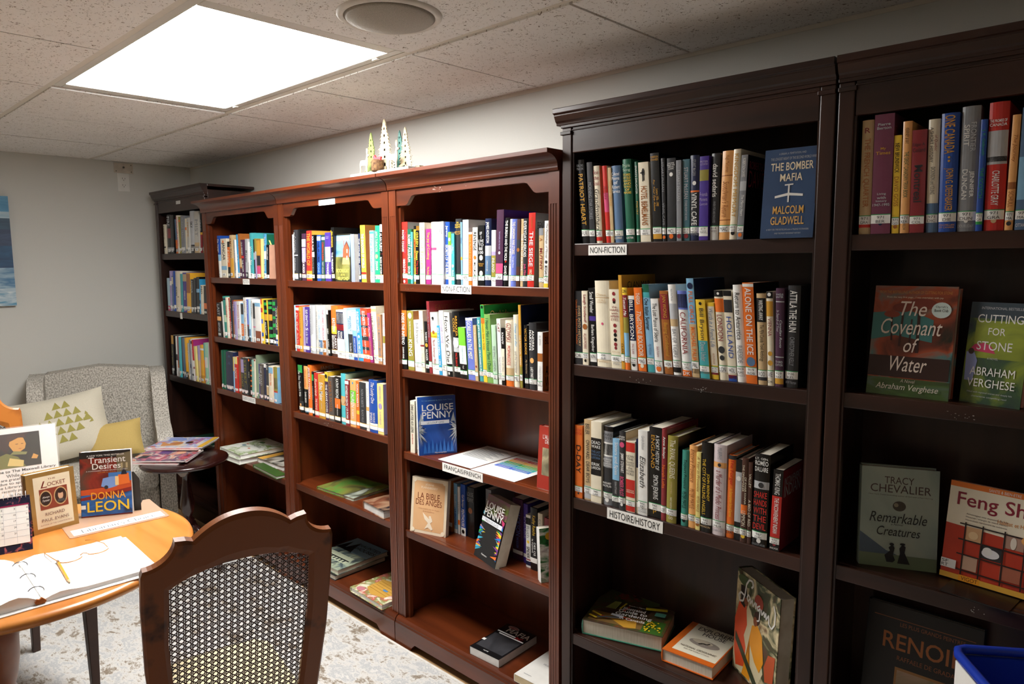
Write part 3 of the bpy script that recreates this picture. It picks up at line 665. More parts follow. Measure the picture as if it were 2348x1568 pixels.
# ---------------- sign strips ----------------
def strip(x,y,z,w,h,txt,label,rz=0,tilt=0,tc=INK,case='sign',group=None,n='shelf_sign'):
    o=MB().box(0,w,-.0012,0,0,h,PAPER).build(n,None,T(x,y,z)@Matrix.Rotation(rz,4,'Z')@RY(tilt)); tag(o,label,case,group)
    if txt:
        m=MB(); m.text(txt,(w*.05,-.0016,h*.2),(1,0,0),(0,0,1),w*.9,h*.62,tc,False,False,1.6); m.build('lettering',o)
    return o
fs=FY+.008-.0005
strip(2.853,fs,1.430,.158,.031,'NON-FICTION','white NON-FICTION sign under the top shelf of right cherry bookcase',0,0)
strip(2.842,fs,.772,.215,.032,'FRANÇAIS/FRENCH','white FRANÇAIS/FRENCH sign on the third shelf of right cherry bookcase')
strip(1.315,fs,1.434,.07,.027,'FICTION','small white FICTION sign on the top shelf of leftmost cherry bookcase',tc=mat('grey_ink','#9a9a9a',.6))
strip(1.247,fs,.826,.14,.028,'CLASSIC/CLASSIQUES','white sign reading CLASSIC/CLASSIQUES on the leftmost cherry bookcase',tc=mat('grey_ink','#9a9a9a',.6))
strip(2.065,FY+.0035,1.784,.125,.023,'LARGE PRINT','small white sign stuck under the crown of middle cherry bookcase',tc=mat('pale_ink','#c4c4c4',.6))
strip(.49,-.293,1.884,.06,.018,'FICTION','tiny white sign on the frieze of the narrow corner bookcase',tc=mat('grey_ink','#9a9a9a',.6))
strip(.44,-.288,1.212,.03,.036,'','blank white tag on the second shelf of narrow corner bookcase')
q=DO+DU*.094+DN*-.0072
strip(q.x,q.y,1.558,.132,.029,'NON-FICTION','white NON-FICTION sign on the top shelf of the tall dark bookcase',TH)
q=DO+DU*.168+DN*-.0072
strip(q.x,q.y,.776,.188,.034,'HISTOIRE/HISTORY','white HISTOIRE/HISTORY sign in a clear sleeve on the dark bookcase',TH)
# glue residue on the right cherry valance
m=MB(); random.seed(5)
for cx,cz,n_ in ((.265,1.803,9),(.30,1.795,5),(.425,1.806,6)):
    for k in range(n_):
        x=cx+random.uniform(-.008,.008); z=cz+random.uniform(-.010,.006)
        m.box(x,x+random.uniform(.001,.006),.0032,.0038,z,z+random.uniform(.0008,.004),mat('glue','#a9988f',.7))
m.build('glue_residue',cD)
random.seed(21)
SCF=mat('scuff','#a9a4a0',.8)
for cs,cx,cz,n_ in ((cE,.46,1.200,16),(cE,.28,1.204,8),(cF,.28,1.215,12),(cC,.33,.825,9),(cC,.36,.822,5),(cD,.10,1.44,4),(cE,.30,.778,5),(cC,.30,.473,3),(cF,.32,.800,8)):
    m=MB()
    for k in range(n_):
        x=cx+random.gauss(0,.016); z=cz+random.gauss(0,.004); m.box(x,x+random.uniform(.0006,.003),.0068,.0078,z,z+random.uniform(.0005,.0018),SCF)
    m.build('scuff_marks',cs)
# ---------------- shelved books ----------------
PAL={'K':('#131314','black'),'k':('#333437','charcoal'),'W':('#eeeeea','white'),'C':('#e9e0c8','cream'),'T':('#c9ad82','tan'),'Y':('#f0c83c','yellow'),'O':('#e8742a','orange'),
'R':('#c93028','red'),'r':('#8c2f35','maroon'),'B':('#2450a8','blue'),'b':('#86b9dc','light blue'),'N':('#1c2648','navy'),'g':('#2f9a4a','green'),'d':('#1d6048','dark green'),
't':('#4aa8ae','teal'),'P':('#4b3591','purple'),'p':('#d5517c','pink'),'L':('#a99ac6','lilac'),'S':('#8a8d92','grey'),'s':('#b9bcc0','silver'),'n':('#a2622e','brown'),
'o':('#cf9a38','gold'),'l':('#78c83a','lime'),'m':('#b5d6b8','mint'),'e':('#efb06c','peach'),'i':('#6a79c8','periwinkle'),'u':('#5a7799','slate blue'),'v':('#938a3c','olive'),'M':('#a0347c','magenta'),'E':('#cf9d84','salmon')}
PAL.update({'tn':('#4b7480','slate'),'Y2':('#f0e08c','pale yellow'),'Y3':('#eeb236','amber'),'b2':('#3a9dd0','sky blue'),'b3':('#b4d4e6','pale blue'),'b4':('#4f9ac8','mid blue'),'t2':('#3f8f82','sea green'),'t3':('#56bfc8','turquoise'),
't4':('#8fbfb2','pale teal'),'g2':('#7ba858','leaf green'),'g3':('#29b878','emerald'),'m2':('#a9dcc0','pale mint'),'n2':('#4c3028','dark brown'),'n3':('#5b534e','grey brown'),'p2':('#dccfd2','pale pink'),'P2':('#4a2c44','plum'),
'P3':('#743a52','wine'),'s2':('#c6c4bc','pale grey'),'R2':('#e2492c','orange red'),'T2':('#b98a64','light brown'),'d2':('#2a4a44','deep green'),'E2':('#8c4a30','rust'),'ss':('#7f9078','sage')})
def pm(code): return mat('print_'+PAL[code][1].replace(' ','_'),PAL[code][0],.27,var=.05,scale=25)
def codes(s):
    out=[];i=0
    while i<len(s):
        if s[i:i+2] in PAL: out.append(s[i:i+2]); i+=2
        else: out.append(s[i]); i+=1
    return out
ORD='first second third fourth fifth sixth seventh eighth ninth tenth eleventh twelfth thirteenth fourteenth fifteenth sixteenth seventeenth eighteenth nineteenth twentieth twenty-first twenty-second twenty-third twenty-fourth twenty-fifth twenty-sixth twenty-seventh twenty-eighth twenty-ninth thirtieth thirty-first thirty-second'.split()
import re
def shell(w,h,d,b,lean,t=.0022):
    "U-shaped cover cross-section: rounded spine and two boards"
    o=[(0,d)]; n=7
    for k in range(n):
        s_=k/(n-1); o.append((w*s_,b*(2*s_-1)**2))
    o.append((w,d)); o+=[(w-t,d),(w-t,.007),(t,.007),(t,d)]
    return o
def shear(mb,lean):
    mb.v=[(v[0]+v[2]*lean,v[1],v[2]) for v in mb.v]; return mb
def spine_print(mb,w,h,b,segs,label,kind,bands=None):
    vs_=[(s_,int(a_),int(b_)) for s_,a_,b_ in re.findall(r'(?:^|\|)([vVi](\d+)-(\d+)[^|]*:[^|]*)',segs)]
    def arcband(z0,z1,mt,off,u0=0,u1=1,mb=mb):
        n=6; vs=[]
        for k in range(n+1):
            s_=u0+(u1-u0)*k/n; y=b*(2*s_-1)**2-off
            vs+= [(w*s_,y,z0),(w*s_,y,z1)]
        mb.add(vs,[(2*k,2*k+2,2*k+3,2*k+1) for k in range(n)],mt)
    for sg in segs.split('|'):
        if not sg or sg[0]=='#': continue
        q=re.match(r'^([a-zA-Z])(\d+)-(\d+)((?:[A-Za-z]\d?)+?)(?::(.*))?$',sg)
        k,a,bb,cc,tx=q.groups(); z1=h*(1-int(a)/100); z0=h*(1-int(bb)/100); mt=pm(cc)
        if k=='b':
            if bands is not None and z1-z0>h*.12: t_=MB(); arcband(z0,z1,mt,.00025,0,1,t_); bands.append(t_)
            else: arcband(z0,z1,mt,.00025)
        elif k=='o':
            n=14; R=min((z1-z0)/2,w*.42); cz=(z0+z1)/2
            mb.add([(w/2+R*.95*math.cos(6.2832*i/n),-.0005,cz+R*math.sin(6.2832*i/n)) for i in range(n)],[tuple(range(n))],mt)
        elif k=='x':   # small standing figure / emblem
            cz=(z0+z1)/2; hh=(z1-z0); cx=w/2; c_=.0006
            for (x0,x1,a0,a1) in ((-.08,.08,.86,1),(-.14,.14,.5,.86),(-.28,.05,.62,.72),(-.1,-.02,0,.5),(.02,.1,.05,.5)):
                mb.add([(cx+w*x0,-c_,z0+hh*a0),(cx+w*x1,-c_,z0+hh*a0),(cx+w*x1,-c_,z0+hh*a1),(cx+w*x0,-c_,z0+hh*a1)],[(0,1,2,3)],mt)
        else:
            if not tx: continue
            ls=tx.split('/'); n=len(ls); bold=k in'VH'; it=k=='i'
            if k in 'vVi':
                cl_=[q_ for q_ in vs_ if min(q_[2],int(bb))-max(q_[1],int(a))>3 and q_[0].split(':')[1].strip()]; nn=len(cl_) if len(cl_)>1 and n==1 else 1; ci=[q_[0] for q_ in cl_].index(sg) if nn>1 else 0
                cw=w*.72/max(n,nn)
                for i,l in enumerate(ls):
                    x=w*.14+cw*((n-1-i) if nn==1 else ci)+cw*.1
                    mb.text(l,(x,-.0008,z1),(0,0,-1),(1,0,0),z1-z0,cw*.8,mt,bold,it)
            else:
                lh=(z1-z0)/n
                for i,l in enumerate(ls): mb.text(l,(w*.07,-.0008,z1-lh*(i+1)+lh*.12),(1,0,0),(0,0,1),w*.86,lh*.76,mt,bold,it)
    st=MB(); lt=[s_[1:] for s_ in segs.split('|') if s_.startswith('#')]
    mb2=mb; mb=st
    if lt or kind in 'gy':
        txt=lt[0] if lt else ''
        if txt or kind in 'gy' and h>.17 and label:
            z1,z0=(h*.165,h*.088) if kind=='g' else (h*.135,h*.06)
            arcband(z0,z1,STK,.0009,0,1,mb)
            arcband(z1-.0012,z1+.0006,STG if kind=='g' else STY,.0012,0,1,mb)
            for i,l in enumerate(txt.split('/')):
                n=len(txt.split('/')); lh=(z1-z0-.002)/n
                mb.text(l,(w*.16,-.0018,z1-.002-lh*(i+1)+lh*.15),(1,0,0),(0,0,1),w*.68,lh*.7,INK,False,False)
    elif kind in 'wr' and w>.02:
        a=.5-.3; 
        arcband(h*.05,h*.115,STK,.0009,.18,.78,mb)
        mb.text('AB' if kind=='w' else 'CL',(w*.28,-.0016,h*.062),(1,0,0),(0,0,1),w*.4,h*.04,INK if kind=='w' else STR)
    return st
SIDE={('R2',5):[('FAVORITE','E2',.86,.95,.03,.15)],('L1',16):[('Vi','Y2',.62,.86,.012,.07)],('D2',5):[('CLAN MAP','k',.86,.93,.03,.15)],('R1',27):[('BEN MACINTYRE','K',.78,.88,.012,.12)],
 ('R2',25):[('BILL BRYSON','K',.78,.93,.012,.10),('A WALK','K',.26,.42,.015,.09),('WOODS','K',.06,.24,.012,.10)],('M3',2):[('JAMES','C',.86,.96,.05,.12)],('D3',22):[('INCONVENIENT','s',.80,.90,.012,.12),('INDIAN','s',.66,.80,.012,.12),('THOMAS KING','r',.08,.18,.012,.12)],
 ('R2',10):[('CODE','o',.68,.86,.05,.13)],('R2',15):[('Orchids','Y2',.83,.92,.03,.12)],('D1',19):[('ROBERTSON','r',.84,.93,.012,.12),('DAVIES','r',.62,.82,.012,.12),('MERRY','k',.12,.24,.02,.12)]}
CASES={'D':'d','F':'f'}
random.seed(11)
def place_books():
    for key,place,z,kind,rows in SHELVES:
        rows=[r_ for r_ in rows.strip().split('\n')]
        for i,row in enumerate(rows):
            nums,col,title,segs=row.split(';'); x0,w,h,lean=[int(a) for a in nums.split(',')]
            x0/=1e4;w/=1e4;h/=1e3;lean/=1e3
            cc=codes(col); c1=cc[0]; c2=cc[1] if len(cc)>1 else c1
            d=max(.11,min(.165,h*.66))
            if h>.255: d=.185
            hard=h>.213 and (i*7+len(segs))%3>0
            b=min(.0045,.14*w) if hard else min(.0012,.05*w)
            jy=random.uniform(-.003,.004)
            if key[0] in 'DF':
                p=DO+DU*x0+DN*(-.012-jy-.001); M=T(p.x,p.y,z)@Matrix.Rotation(TH,4,'Z')
            elif key[0]=='C': M=T(x0,-.283+jy,z)
            else: M=T(x0,FY+.014+jy,z)
            mb=MB(); pts=shell(w,h,d,b,lean)
            mb.prism(pts,'z',0.0003,h,pm(c1))
            if c2!=c1:   # front board of another colour than the spine
                mb.add([(w+.0002,.002,.0005),(w+.0002,d,.0005),(w+.0002,d,h-.0005),(w+.0002,.002,h-.0005)],[(0,1,2,3)],pm(c2))
            shear(mb,lean); o=mb.build('book',None,M)
            top=h-(.0045 if hard else .0006)
            pg=MB().box(.0022,w-.0022,.006,d-(.004 if hard else .0004),.003 if hard else .0006,top,PAGES); shear(pg,lean).build('pages',o)
            sp_=MB(); bn_=[]; st=spine_print(sp_,w,h,b,segs,True,kind,bn_)
            for t_ in bn_: shear(t_,lean).build('spine_band',o)
            if sp_.v: shear(sp_,lean).build('spine_lettering',o)
            if st.v: shear(st,lean).build('call_number_label',o)
            if (key,i) in SIDE:
                q_=MB()
                for tx_,tc_,za,zb,ya,yb in SIDE[(key,i)]: q_.text(tx_,(w+.0006,ya,h*za),(0,1,0),(0,0,1),yb-ya,h*(zb-za),pm(tc_))
                shear(q_,lean).build('cover_lettering',o)
            nm=PAL[c1][1]
            if title: lab='%s book lettered %s, %s'%(nm,title,place)
            else:
                tc=[s_ for s_ in segs.split('|') if s_ and s_[0] in 'vVhHi' and ':' in s_]
                if tc:
                    q=re.match(r'^[a-zA-Z]\d+-\d+([A-Za-z]\d?):',tc[0]).group(1); how='with %s lettering'%PAL[q][1]
                else: how='with plain spine'
                lab='%s book %s, %s from left, %s'%(nm,how,ORD[i],place)
            tag(o,lab,'book','books on the '+place)
place_books()
# ---------------- books seen by their covers ----------------
def cover_book(label,M,w,h,t,col,prints,spine=(),hard=True,open_=0,group=None,pages=PAGES,colb=None,name='book',nospine=False):
    """local: cover face at y=0, u=x 0..w, v=z 0..h, thickness towards +y, spine at x=0"""
    k=.0025 if hard else .0006; g=.004 if hard else .0005
    cm=col if not isinstance(col,str) else mat('cov_'+col,col,.33,var=.03)
    bm_=colb if colb is not None else cm
    m=MB(); m.box(0,w,0,k,0,h,cm); m.box(0,w,t-k,t,0,h,bm_)
    if nospine: pass
    else:
        n=6; sp=[(-(.003 if hard else .0008)*math.sin(math.pi*i/n),t*i/n) for i in range(n+1)]
        m.prism(sp+[(.0015,t-.0003),(.0015,.0003)],'z',0,h,bm_ if colb is not None else cm)
    o=m.build(name,None,M); tag(o,label,'book' if name=='book' else 'magazine',group)
    pg=MB(); pg.box(.0016,w-g,k+.0001,t-k-.0001,g,h-g*.8,pages); pg.build('pages',o)
    if prints:
        m=MB()
        for i,e in enumerate(prints):
            y=-.0003-.00012*i
            if e[0]=='p': m.add([(w*a,y,h*b) for a,b in e[2]],[tuple(range(len(e[2])))],PM(e[1]))
            elif e[0]=='r': a,b,c,d=e[2]; m.add([(w*a,y,h*b),(w*c,y,h*b),(w*c,y,h*d),(w*a,y,h*d)],[(0,1,2,3)],PM(e[1]))
            elif e[0]=='c':
                a,b,ra,rb=e[2]; n=20; m.add([(w*(a+ra*math.cos(6.2832*q/n)),y,h*(b+rb*math.sin(6.2832*q/n))) for q in range(n)],[tuple(range(n))],PM(e[1]))
            elif e[0] in 'tTi':
                a,b,c,d=e[3]; m.text(e[2],(w*a,y,h*b),(1,0,0),(0,0,1),w*(c-a),h*(d-b),PM(e[1]),e[0]=='T',e[0]=='i',1.7)
            elif e[0]=='s':     # brush stroke along points
                pts=e[2]; wd=e[3]
                for (a,b),(c,d) in zip(pts,pts[1:]):
                    dx,dz=w*(c-a),h*(d-b); L=math.hypot(dx,dz)+1e-6; nx,nz=-dz/L*wd,dx/L*wd
                    m.add([(w*a+nx,y,h*b+nz),(w*a-nx,y,h*b-nz),(w*c-nx,y,h*d-nz),(w*c+nx,y,h*d+nz)],[(0,1,2,3)],PM(e[1]))
        m.build('cover_lettering',o)
    if spine:
        m=MB()
        for e in spine:
            k_,cc,tx,(a,b)=e; x=-.0042 if hard else -.0018
            if k_=='b': m.add([(x+.0006,t*.02,h*a),(x+.0006,t*.98,h*a),(x+.0006,t*.98,h*b),(x+.0006,t*.02,h*b)],[(0,1,2,3)],PM(cc))
            else: m.text(tx,(x,t*.82,h*b),(0,0,-1),(0,-1,0),h*(b-a),t*.6,PM(cc),k_=='T')
        m.build('spine_lettering',o)
    return o
def PM(c):
    if not isinstance(c,str): return c
    if c in PAL: return pm(c)
    return mat('ink_'+c,c,.4,var=.02)
def stand(x,y,z,yaw,tilt): return T(x,y,z)@RZ(yaw)@RX(-tilt)
def flat(x,y,z,yaw): return T(x,y,z)@RZ(yaw)@RX(-90)
G3='displayed books on the third shelf of right cherry bookcase'
# near dark bookcase
navy=art('cover_dusk',['#26374f','#2f4a70','#3c5a82'],3)
gold='#e9b45c'
cover_book('dark blue book lettered THE BOMBER MAFIA facing forward on the top shelf',stand(4.030,-.298,1.593,2,5),.125,.212,.028,navy,
 [('t','s','A DREAM, A TEMPTATION, AND',(.27,.93,.78,.955)),('t','s','THE LONGEST NIGHT OF THE SECOND WORLD WAR',(.12,.875,.97,.905)),('T','#f0e2c4','THE BOMBER',(.13,.755,.93,.845)),('T','#f0e2c4','MAFIA',(.32,.635,.74,.72)),
  ('p','W',[(.24,.45),(.50,.475),(.50,.505),(.24,.475)]),('p','W',[(.50,.475),(.77,.46),(.77,.485),(.50,.505)]),('r','W',(.485,.40,.515,.60)),('p','W',[(.42,.585),(.58,.59),(.58,.605),(.42,.6)]),
  ('T',gold,'MALCOLM',(.22,.27,.80,.36)),('T',gold,'GLADWELL',(.19,.15,.82,.24)),('t','s','#1 NEW YORK TIMES BESTSELLING author of TALKING TO STRANGERS',(.12,.085,.92,.105)),('t','s','AND THE MOST REVISIONIST HISTORY',(.28,.045,.78,.062))])
gau=art('painted_cover',['#5a3a2c','#3e4a30','#d8c9a0','#7a5a3a'],16)
DK='#3a1f14'
cover_book('large book with white script over two painted women standing half open',stand(3.912,-.130,.365,-33,2),.205,.30,.045,gau,
 [('p','#d9cda8',[(.02,.15),(.3,.72),(.55,.55),(.72,.2),(.6,.02),(.05,.02)]),
  ('p','#e0532a',[(.02,.2),(.0,.5),(.1,.72),(.26,.70),(.30,.52),(.24,.40),(.30,.30),(.28,.10),(.08,.05)]),('p','#241812',[(.1,.86),(.24,.88),(.27,.76),(.22,.66),(.12,.68)]),('c','#8a4c2c',(.25,.73,.05,.04)),
  ('p','#e89a22',[(.42,.56),(.54,.60),(.66,.53),(.72,.30),(.64,.18),(.52,.24),(.40,.36),(.28,.12),(.24,.02),(.44,.02),(.36,.3),(.38,.44)]),('c',DK,(.52,.66,.07,.065)),('c','#8a4c2c',(.49,.62,.045,.045)),
  ('p','#b8522e',[(.78,.15),(.95,.2),(.97,.45),(.82,.42),(.74,.28)]),('p','#3c4430',[(.04,.38),(.6,.06),(.7,.02),(.55,.0),(.04,.30)]),('p','#d63a24',[(.78,0),(.96,0),(.96,.16),(.80,.14)]),('c','#a03c28',(.55,.82,.1,.07)),('c','#4c5a34',(.2,.92,.16,.05)),
  ('s','W',[(.36,.90),(.40,.93),(.38,.97),(.30,.96),(.24,.90),(.22,.80),(.18,.72),(.10,.70),(.07,.75),(.12,.79),(.22,.78)],.0028),('s','W',[(.34,.80),(.30,.82),(.27,.78),(.30,.75),(.35,.80),(.36,.75),(.40,.80),(.42,.74),(.47,.80),(.49,.74),(.50,.80)],.0022),
  ('s','W',[(.58,.80),(.52,.77),(.54,.74),(.59,.78),(.58,.66),(.53,.64)],.0022),('s','W',[(.62,.78),(.63,.73),(.68,.78),(.69,.73),(.72,.78),(.73,.72),(.78,.78),(.80,.70),(.86,.68),(.92,.74),(.92,.84),(.88,.90)],.0022)],nospine=False)
gard=art('garden_cover',['#2c241a','#5a4030','#43502a','#7a4a2a'],14)
m_=flat(3.483,-.288,.415,17.8)
pr=[('r','#8a6a3c',(.05,.05,.8,.3)),('p','#d9a23a',[(.30,.18),(.62,.25),(.66,.05),(.52,.02)])]
random.seed(8)
for k in range(34): pr.append(('c','#f0cc22',(.75+random.random()*.19,.03+random.random()*.26,.012,.013)))
pr.insert(1,('r','#3f6a26',(.72,.01,.97,.34)))
for k in range(7): pr.append(('s','#b9c46a',[(.18+.02*k,.40),(.25+.012*k,.62)],.0012))
for k in range(10): pr.append(('c','#8e2a24',(.2+random.random()*.35,.72+random.random()*.16,.025,.02)))
pr+=[('s','#e8c832',[(.06,.22),(.2,.15)],.004),('s','#e8c832',[(.05,.12),(.16,.07)],.004),('s','#c23a24',[(.2,.15),(.28,.12)],.003),('s','#4a5058',[(.16,.10),(.45,.20)],.004),('s','#c9ccd0',[(.3,.24),(.46,.22)],.006),('s','#c23a24',[(.46,.22),(.56,.2)],.003),
 ('s','#d9c32c',[(.36,.42),(.40,.6)],.003),('s','#c23a24',[(.42,.38),(.46,.52)],.003),('p','#4e5a30',[(.42,.98),(.75,.97),(.80,.70),(.68,.60)]),('s','#e2cf30',[(.66,.56),(.92,.62)],.008),('r','#5aa08c',(.80,.42,.93,.52)),
 ('i','W','Readers Digest',(.44,.53,.66,.56)),('T','W','Illustrated',(.40,.42,.68,.49)),('T','W','Guide to',(.36,.335,.72,.415)),('T','W','Gardening',(.34,.23,.80,.325)),('T','W','in Canada',(.42,.155,.74,.215))]
cover_book('thick gardening book lying flat, tools and vegetables on its cover',m_,.256,.24,.048,gard,pr,colb=mat('cov_teal_spine','#4a8f78',.35))
cream=art('cream_cover',['#e6dfc6','#efe9d6'],3)
cover_book('orange-bordered book lettered EXPLORERS HOUSE lying flat on the shelf',flat(3.75,-.25,.405,3.7),.158,.235,.038,'#d96a22',
 [('r',cream,(.13,.09,.98,.95)),('t','#6a5a48','ROBERT M. POOLE',(.32,.82,.86,.85)),('T','#3a3026','EXPLORERS',(.22,.70,.95,.80)),('T','#3a3026','HOUSE',(.38,.60,.84,.69)),('c','#a0958a',(.55,.42,.30,.085)),('c','#c9bda6',(.5,.45,.2,.05)),('s','#2c2620',[(.46,.38),(.52,.42),(.60,.42),(.64,.46)],.003),
  ('t','#5a4a3a','NATIONAL GEOGRAPHIC',(.20,.22,.90,.26)),('t','#7a6a5a','AND THE WORLD IT MADE',(.30,.17,.80,.195))])
# rightmost bookcase
cov=art('forest_cover',['#1e2418','#6a2e1c','#a04a2a','#4d7a78','#2a3a3a'],9)
cover_book('book lettered The Covenant of Water facing forward on second shelf',stand(4.275,-.252,1.237,0,8),.165,.247,.04,cov,
 [('r',art('pond','#2e3c20 #46602c #5a6a70'.split(),8,stretch=(1,1,4)),(0,0,1,.16)),('p','#3f7a78',[(.0,.5),(.3,.55),(.75,.5),(.75,.7),(.45,.78),(.0,.75)]),('s','#3a1a12',[(.36,.45),(.38,.8)],.0022),('s','#3a1a12',[(.58,.4),(.57,.82)],.003),('s','#3a1a12',[(.26,.5),(.24,.74)],.0018),('s','#3a1a12',[(.48,.42),(.49,.7)],.0016),
  ('c','#7a3020',(.36,.8,.12,.04)),('c','#7a3020',(.6,.84,.18,.05)),('c','#8a3a22',(.24,.74,.1,.03)),('r','#30160f',(.0,.17,.98,.36)),
  ('t','#c98a42','FROM THE BESTSELLING AUTHOR OF CUTTING FOR STONE',(.06,.93,.94,.955)),('t','C','From the very first page... I was overtaken with joy',(.16,.885,.84,.905)),
  ('i','#e8d9cc','The',(.34,.73,.66,.86)),('i','#e8d9cc','Covenant',(.12,.56,.86,.70)),('i','#e8d9cc','of',(.42,.40,.60,.53)),('i','#e8d9cc','Water',(.27,.225,.72,.36)),('c','#cfe0dc',(.83,.79,.115,.07)),('t','#1f2a2a',"Oprah's",(.76,.805,.90,.83)),('t','#1f2a2a','Book Club',(.75,.775,.91,.80)),
  ('i','#b8b0a0','A Novel',(.42,.125,.6,.155)),('i','#d9d2c2','Abraham Verghese',(.12,.04,.88,.11))])
cut=art('lane_cover',['#1c2a34','#2c4a2a','#7a8a20','#3c4a2c'],9)
cover_book('dark green book lettered CUTTING FOR STONE with a pink umbrella',stand(4.455,-.225,1.237,-14,8),.115,.215,.03,cut,
 [('r','#223642',(0,.84,1,1)),('r',art('leafy',['#6c7a1c','#8c9a26','#4c5c20'],12),(.12,.45,1,.82)),('t','s','INTERNATIONAL BESTSELLER',(.18,.93,.9,.955)),('t','W','CUTTING',(.14,.80,.88,.88)),('t','W','FOR',(.34,.68,.62,.75)),
  ('p','#c22a5c',[(.06,.52),(.14,.58),(.30,.60),(.42,.57),(.50,.50)]),('t','W','STONE',(.18,.53,.76,.615)),('p','#8a96c8',[(.04,.22),(.02,.50),(.14,.52),(.22,.42),(.18,.22)]),('c',DK,(.10,.51,.05,.03)),('t','s','A NOVEL',(.38,.44,.56,.46)),
  ('t','W','ABRAHAM',(.12,.28,.86,.36)),('t','W','VERGHESE',(.10,.165,.88,.245)),('t','s','Filled with mystical scenes and deeply felt',(.12,.10,.86,.12)),('t','s','charactersa compelling read',(.2,.06,.78,.08))])
cover_book('red book showing its cream page edges, beside the umbrella book',T(4.595,-.21,1.237)@RZ(-55),.13,.225,.035,'#8a2420',[('c','#c94a3a',(.4,.6,.2,.2))])
rc=art('sea_mist',['#5f7674','#9aa89a','#b8bba6'],2.5)
cover_book('pale green book lettered Remarkable Creatures standing on the third shelf',stand(4.275,-.240,.821,24,6),.162,.235,.042,rc,
 [('r','#6b7a5c',(0,0,1,.13)),('p','#4c5e6c',[(0,.13),(0,.34),(.35,.17),(.5,.13)]),('t','#4a3630','TRACY',(.30,.84,.68,.91)),('t','#4a3630','CHEVALIER',(.12,.75,.90,.83)),('t','#5a4a40','New York Times bestselling author of Girl with a Pearl Earring',(.10,.715,.92,.73)),
  ('c','#4a4436',(.50,.62,.085,.05)),('c','#8a846c',(.46,.63,.03,.02)),('i','#22241f','Remarkable',(.12,.45,.86,.55)),('i','#3c3c34','a Novel',(.40,.425,.56,.445)),('i','#22241f','Creatures',(.22,.32,.78,.41)),
  ('p','#14140f',[(.36,.055),(.33,.12),(.40,.17),(.38,.20),(.43,.235),(.46,.20),(.44,.13),(.47,.08),(.44,.055)]),('p','#14140f',[(.50,.05),(.53,.15),(.52,.20),(.56,.245),(.60,.22),(.59,.16),(.66,.05)]),('c','#14140f',(.42,.235,.03,.014)),('c','#14140f',(.56,.245,.035,.012))],
 spine=[('t','#2a2420','Remarkable Creatures',(.52,.95)),('t','#2a2420','TRACY CHEVALIER',(.1,.44))])
feng=art('red_glow',['#8a1f14','#c23a20','#a82a18'],3)
pr=[('r','#f3ead2',(0,.60,1,.945)),('r','#e87a22',(0,.945,1,1)),('p','#f3ead2',[(0,.56),(1,.52),(1,.62),(0,.62)]),('t','W','SANTE & BIEN-ETRE',(.40,.955,.72,.985)),('T','#8e1a34','Feng Shui',(.09,.72,.95,.90)),('t','#d98a3c','Habitat et Harmonie',(.52,.66,.95,.70))]
for k in range(3): pr.append(('t','#5a4038',['Amenagez vos espaces de vie','Mesurez l energie de votre maison','Neutralisez rapidement les nuisances'][k],(.20,.675-.03*k,.62,.695-.03*k)))
pr+=[('r','#dcae80',(.22,.42,.38,.56)),('r','#2c2a2c',(.38,.28,.60,.42)),('r','#b08a78',(.60,.44,.80,.58)),('r','#c9a48c',(.21,.12,.37,.26)),('r','#a86048',(.60,.12,.80,.26)),('c','#e8e8ea',(.49,.34,.09,.045)),('c','W',(.46,.36,.05,.04)),('c','#f0d0a0',(.30,.48,.05,.04)),('c','#e8dccc',(.7,.5,.03,.06))]
for x in (.21,.39,.61,.81): pr.append(('s','#241412',[(x,.60),(x+.005,.06)],.0014))
for y in (.58,.42,.27,.11): pr.append(('s','#241412',[(.15,y),(.86,y-.01)],.0014))
pr+=[('c','#e8a85c',(.88,.55,.11,.055)),('t','#7a4020','INCLUS',(.81,.565,.95,.585)),('t','#7a4020','un Pa Kua',(.80,.54,.96,.558)),('r','#dca63c',(0,0,1,.055)),('r','#e89a1c',(.2,.0,.42,.06)),('t','#5a2a10','VIGOT',(.23,.01,.40,.05)),('r','W',(0,.10,.16,.19)),('t','k','SF',(.01,.15,.08,.18)),('t','k','RT',(.01,.11,.08,.14))]
cover_book('white and red book lettered Feng Shui propped on a black bookend',stand(4.432,-.185,.825,-6,10),.188,.218,.022,feng,pr,hard=False)
be=MB().box(0,.13,-.05,.09,0,.002,BLACKP).box(0,.13,.055,.057,.002,.12,BLACKP).build('bookend',None,T(4.455,-.22,.8215)@RZ(-6),bevel=.001); tag(be,'black metal bookend under the red and white book on rightmost shelf','bookend')
cover_book('large black art book with copper lettering RENO on the bottom shelf',stand(4.262,-.145,.365,1,10),.25,.315,.03,'#1b1b1c',
 [('s','#a8643c',[(.06,.90),(.94,.90)],.0008),('t','#a8643c','LES PLUS GRANDS PEINTRES',(.30,.85,.86,.88)),('T','#c2763c','RENOIR',(.16,.66,.88,.79)),('t','#a8643c','RAFFAELE DE GRADA',(.30,.585,.80,.62)),('r','#b8864a',(.29,.08,.75,.53)),('r',art('soft_print',['#8a8a5c','#c9a88a','#5a6a6a'],10),(.31,.10,.73,.51))])
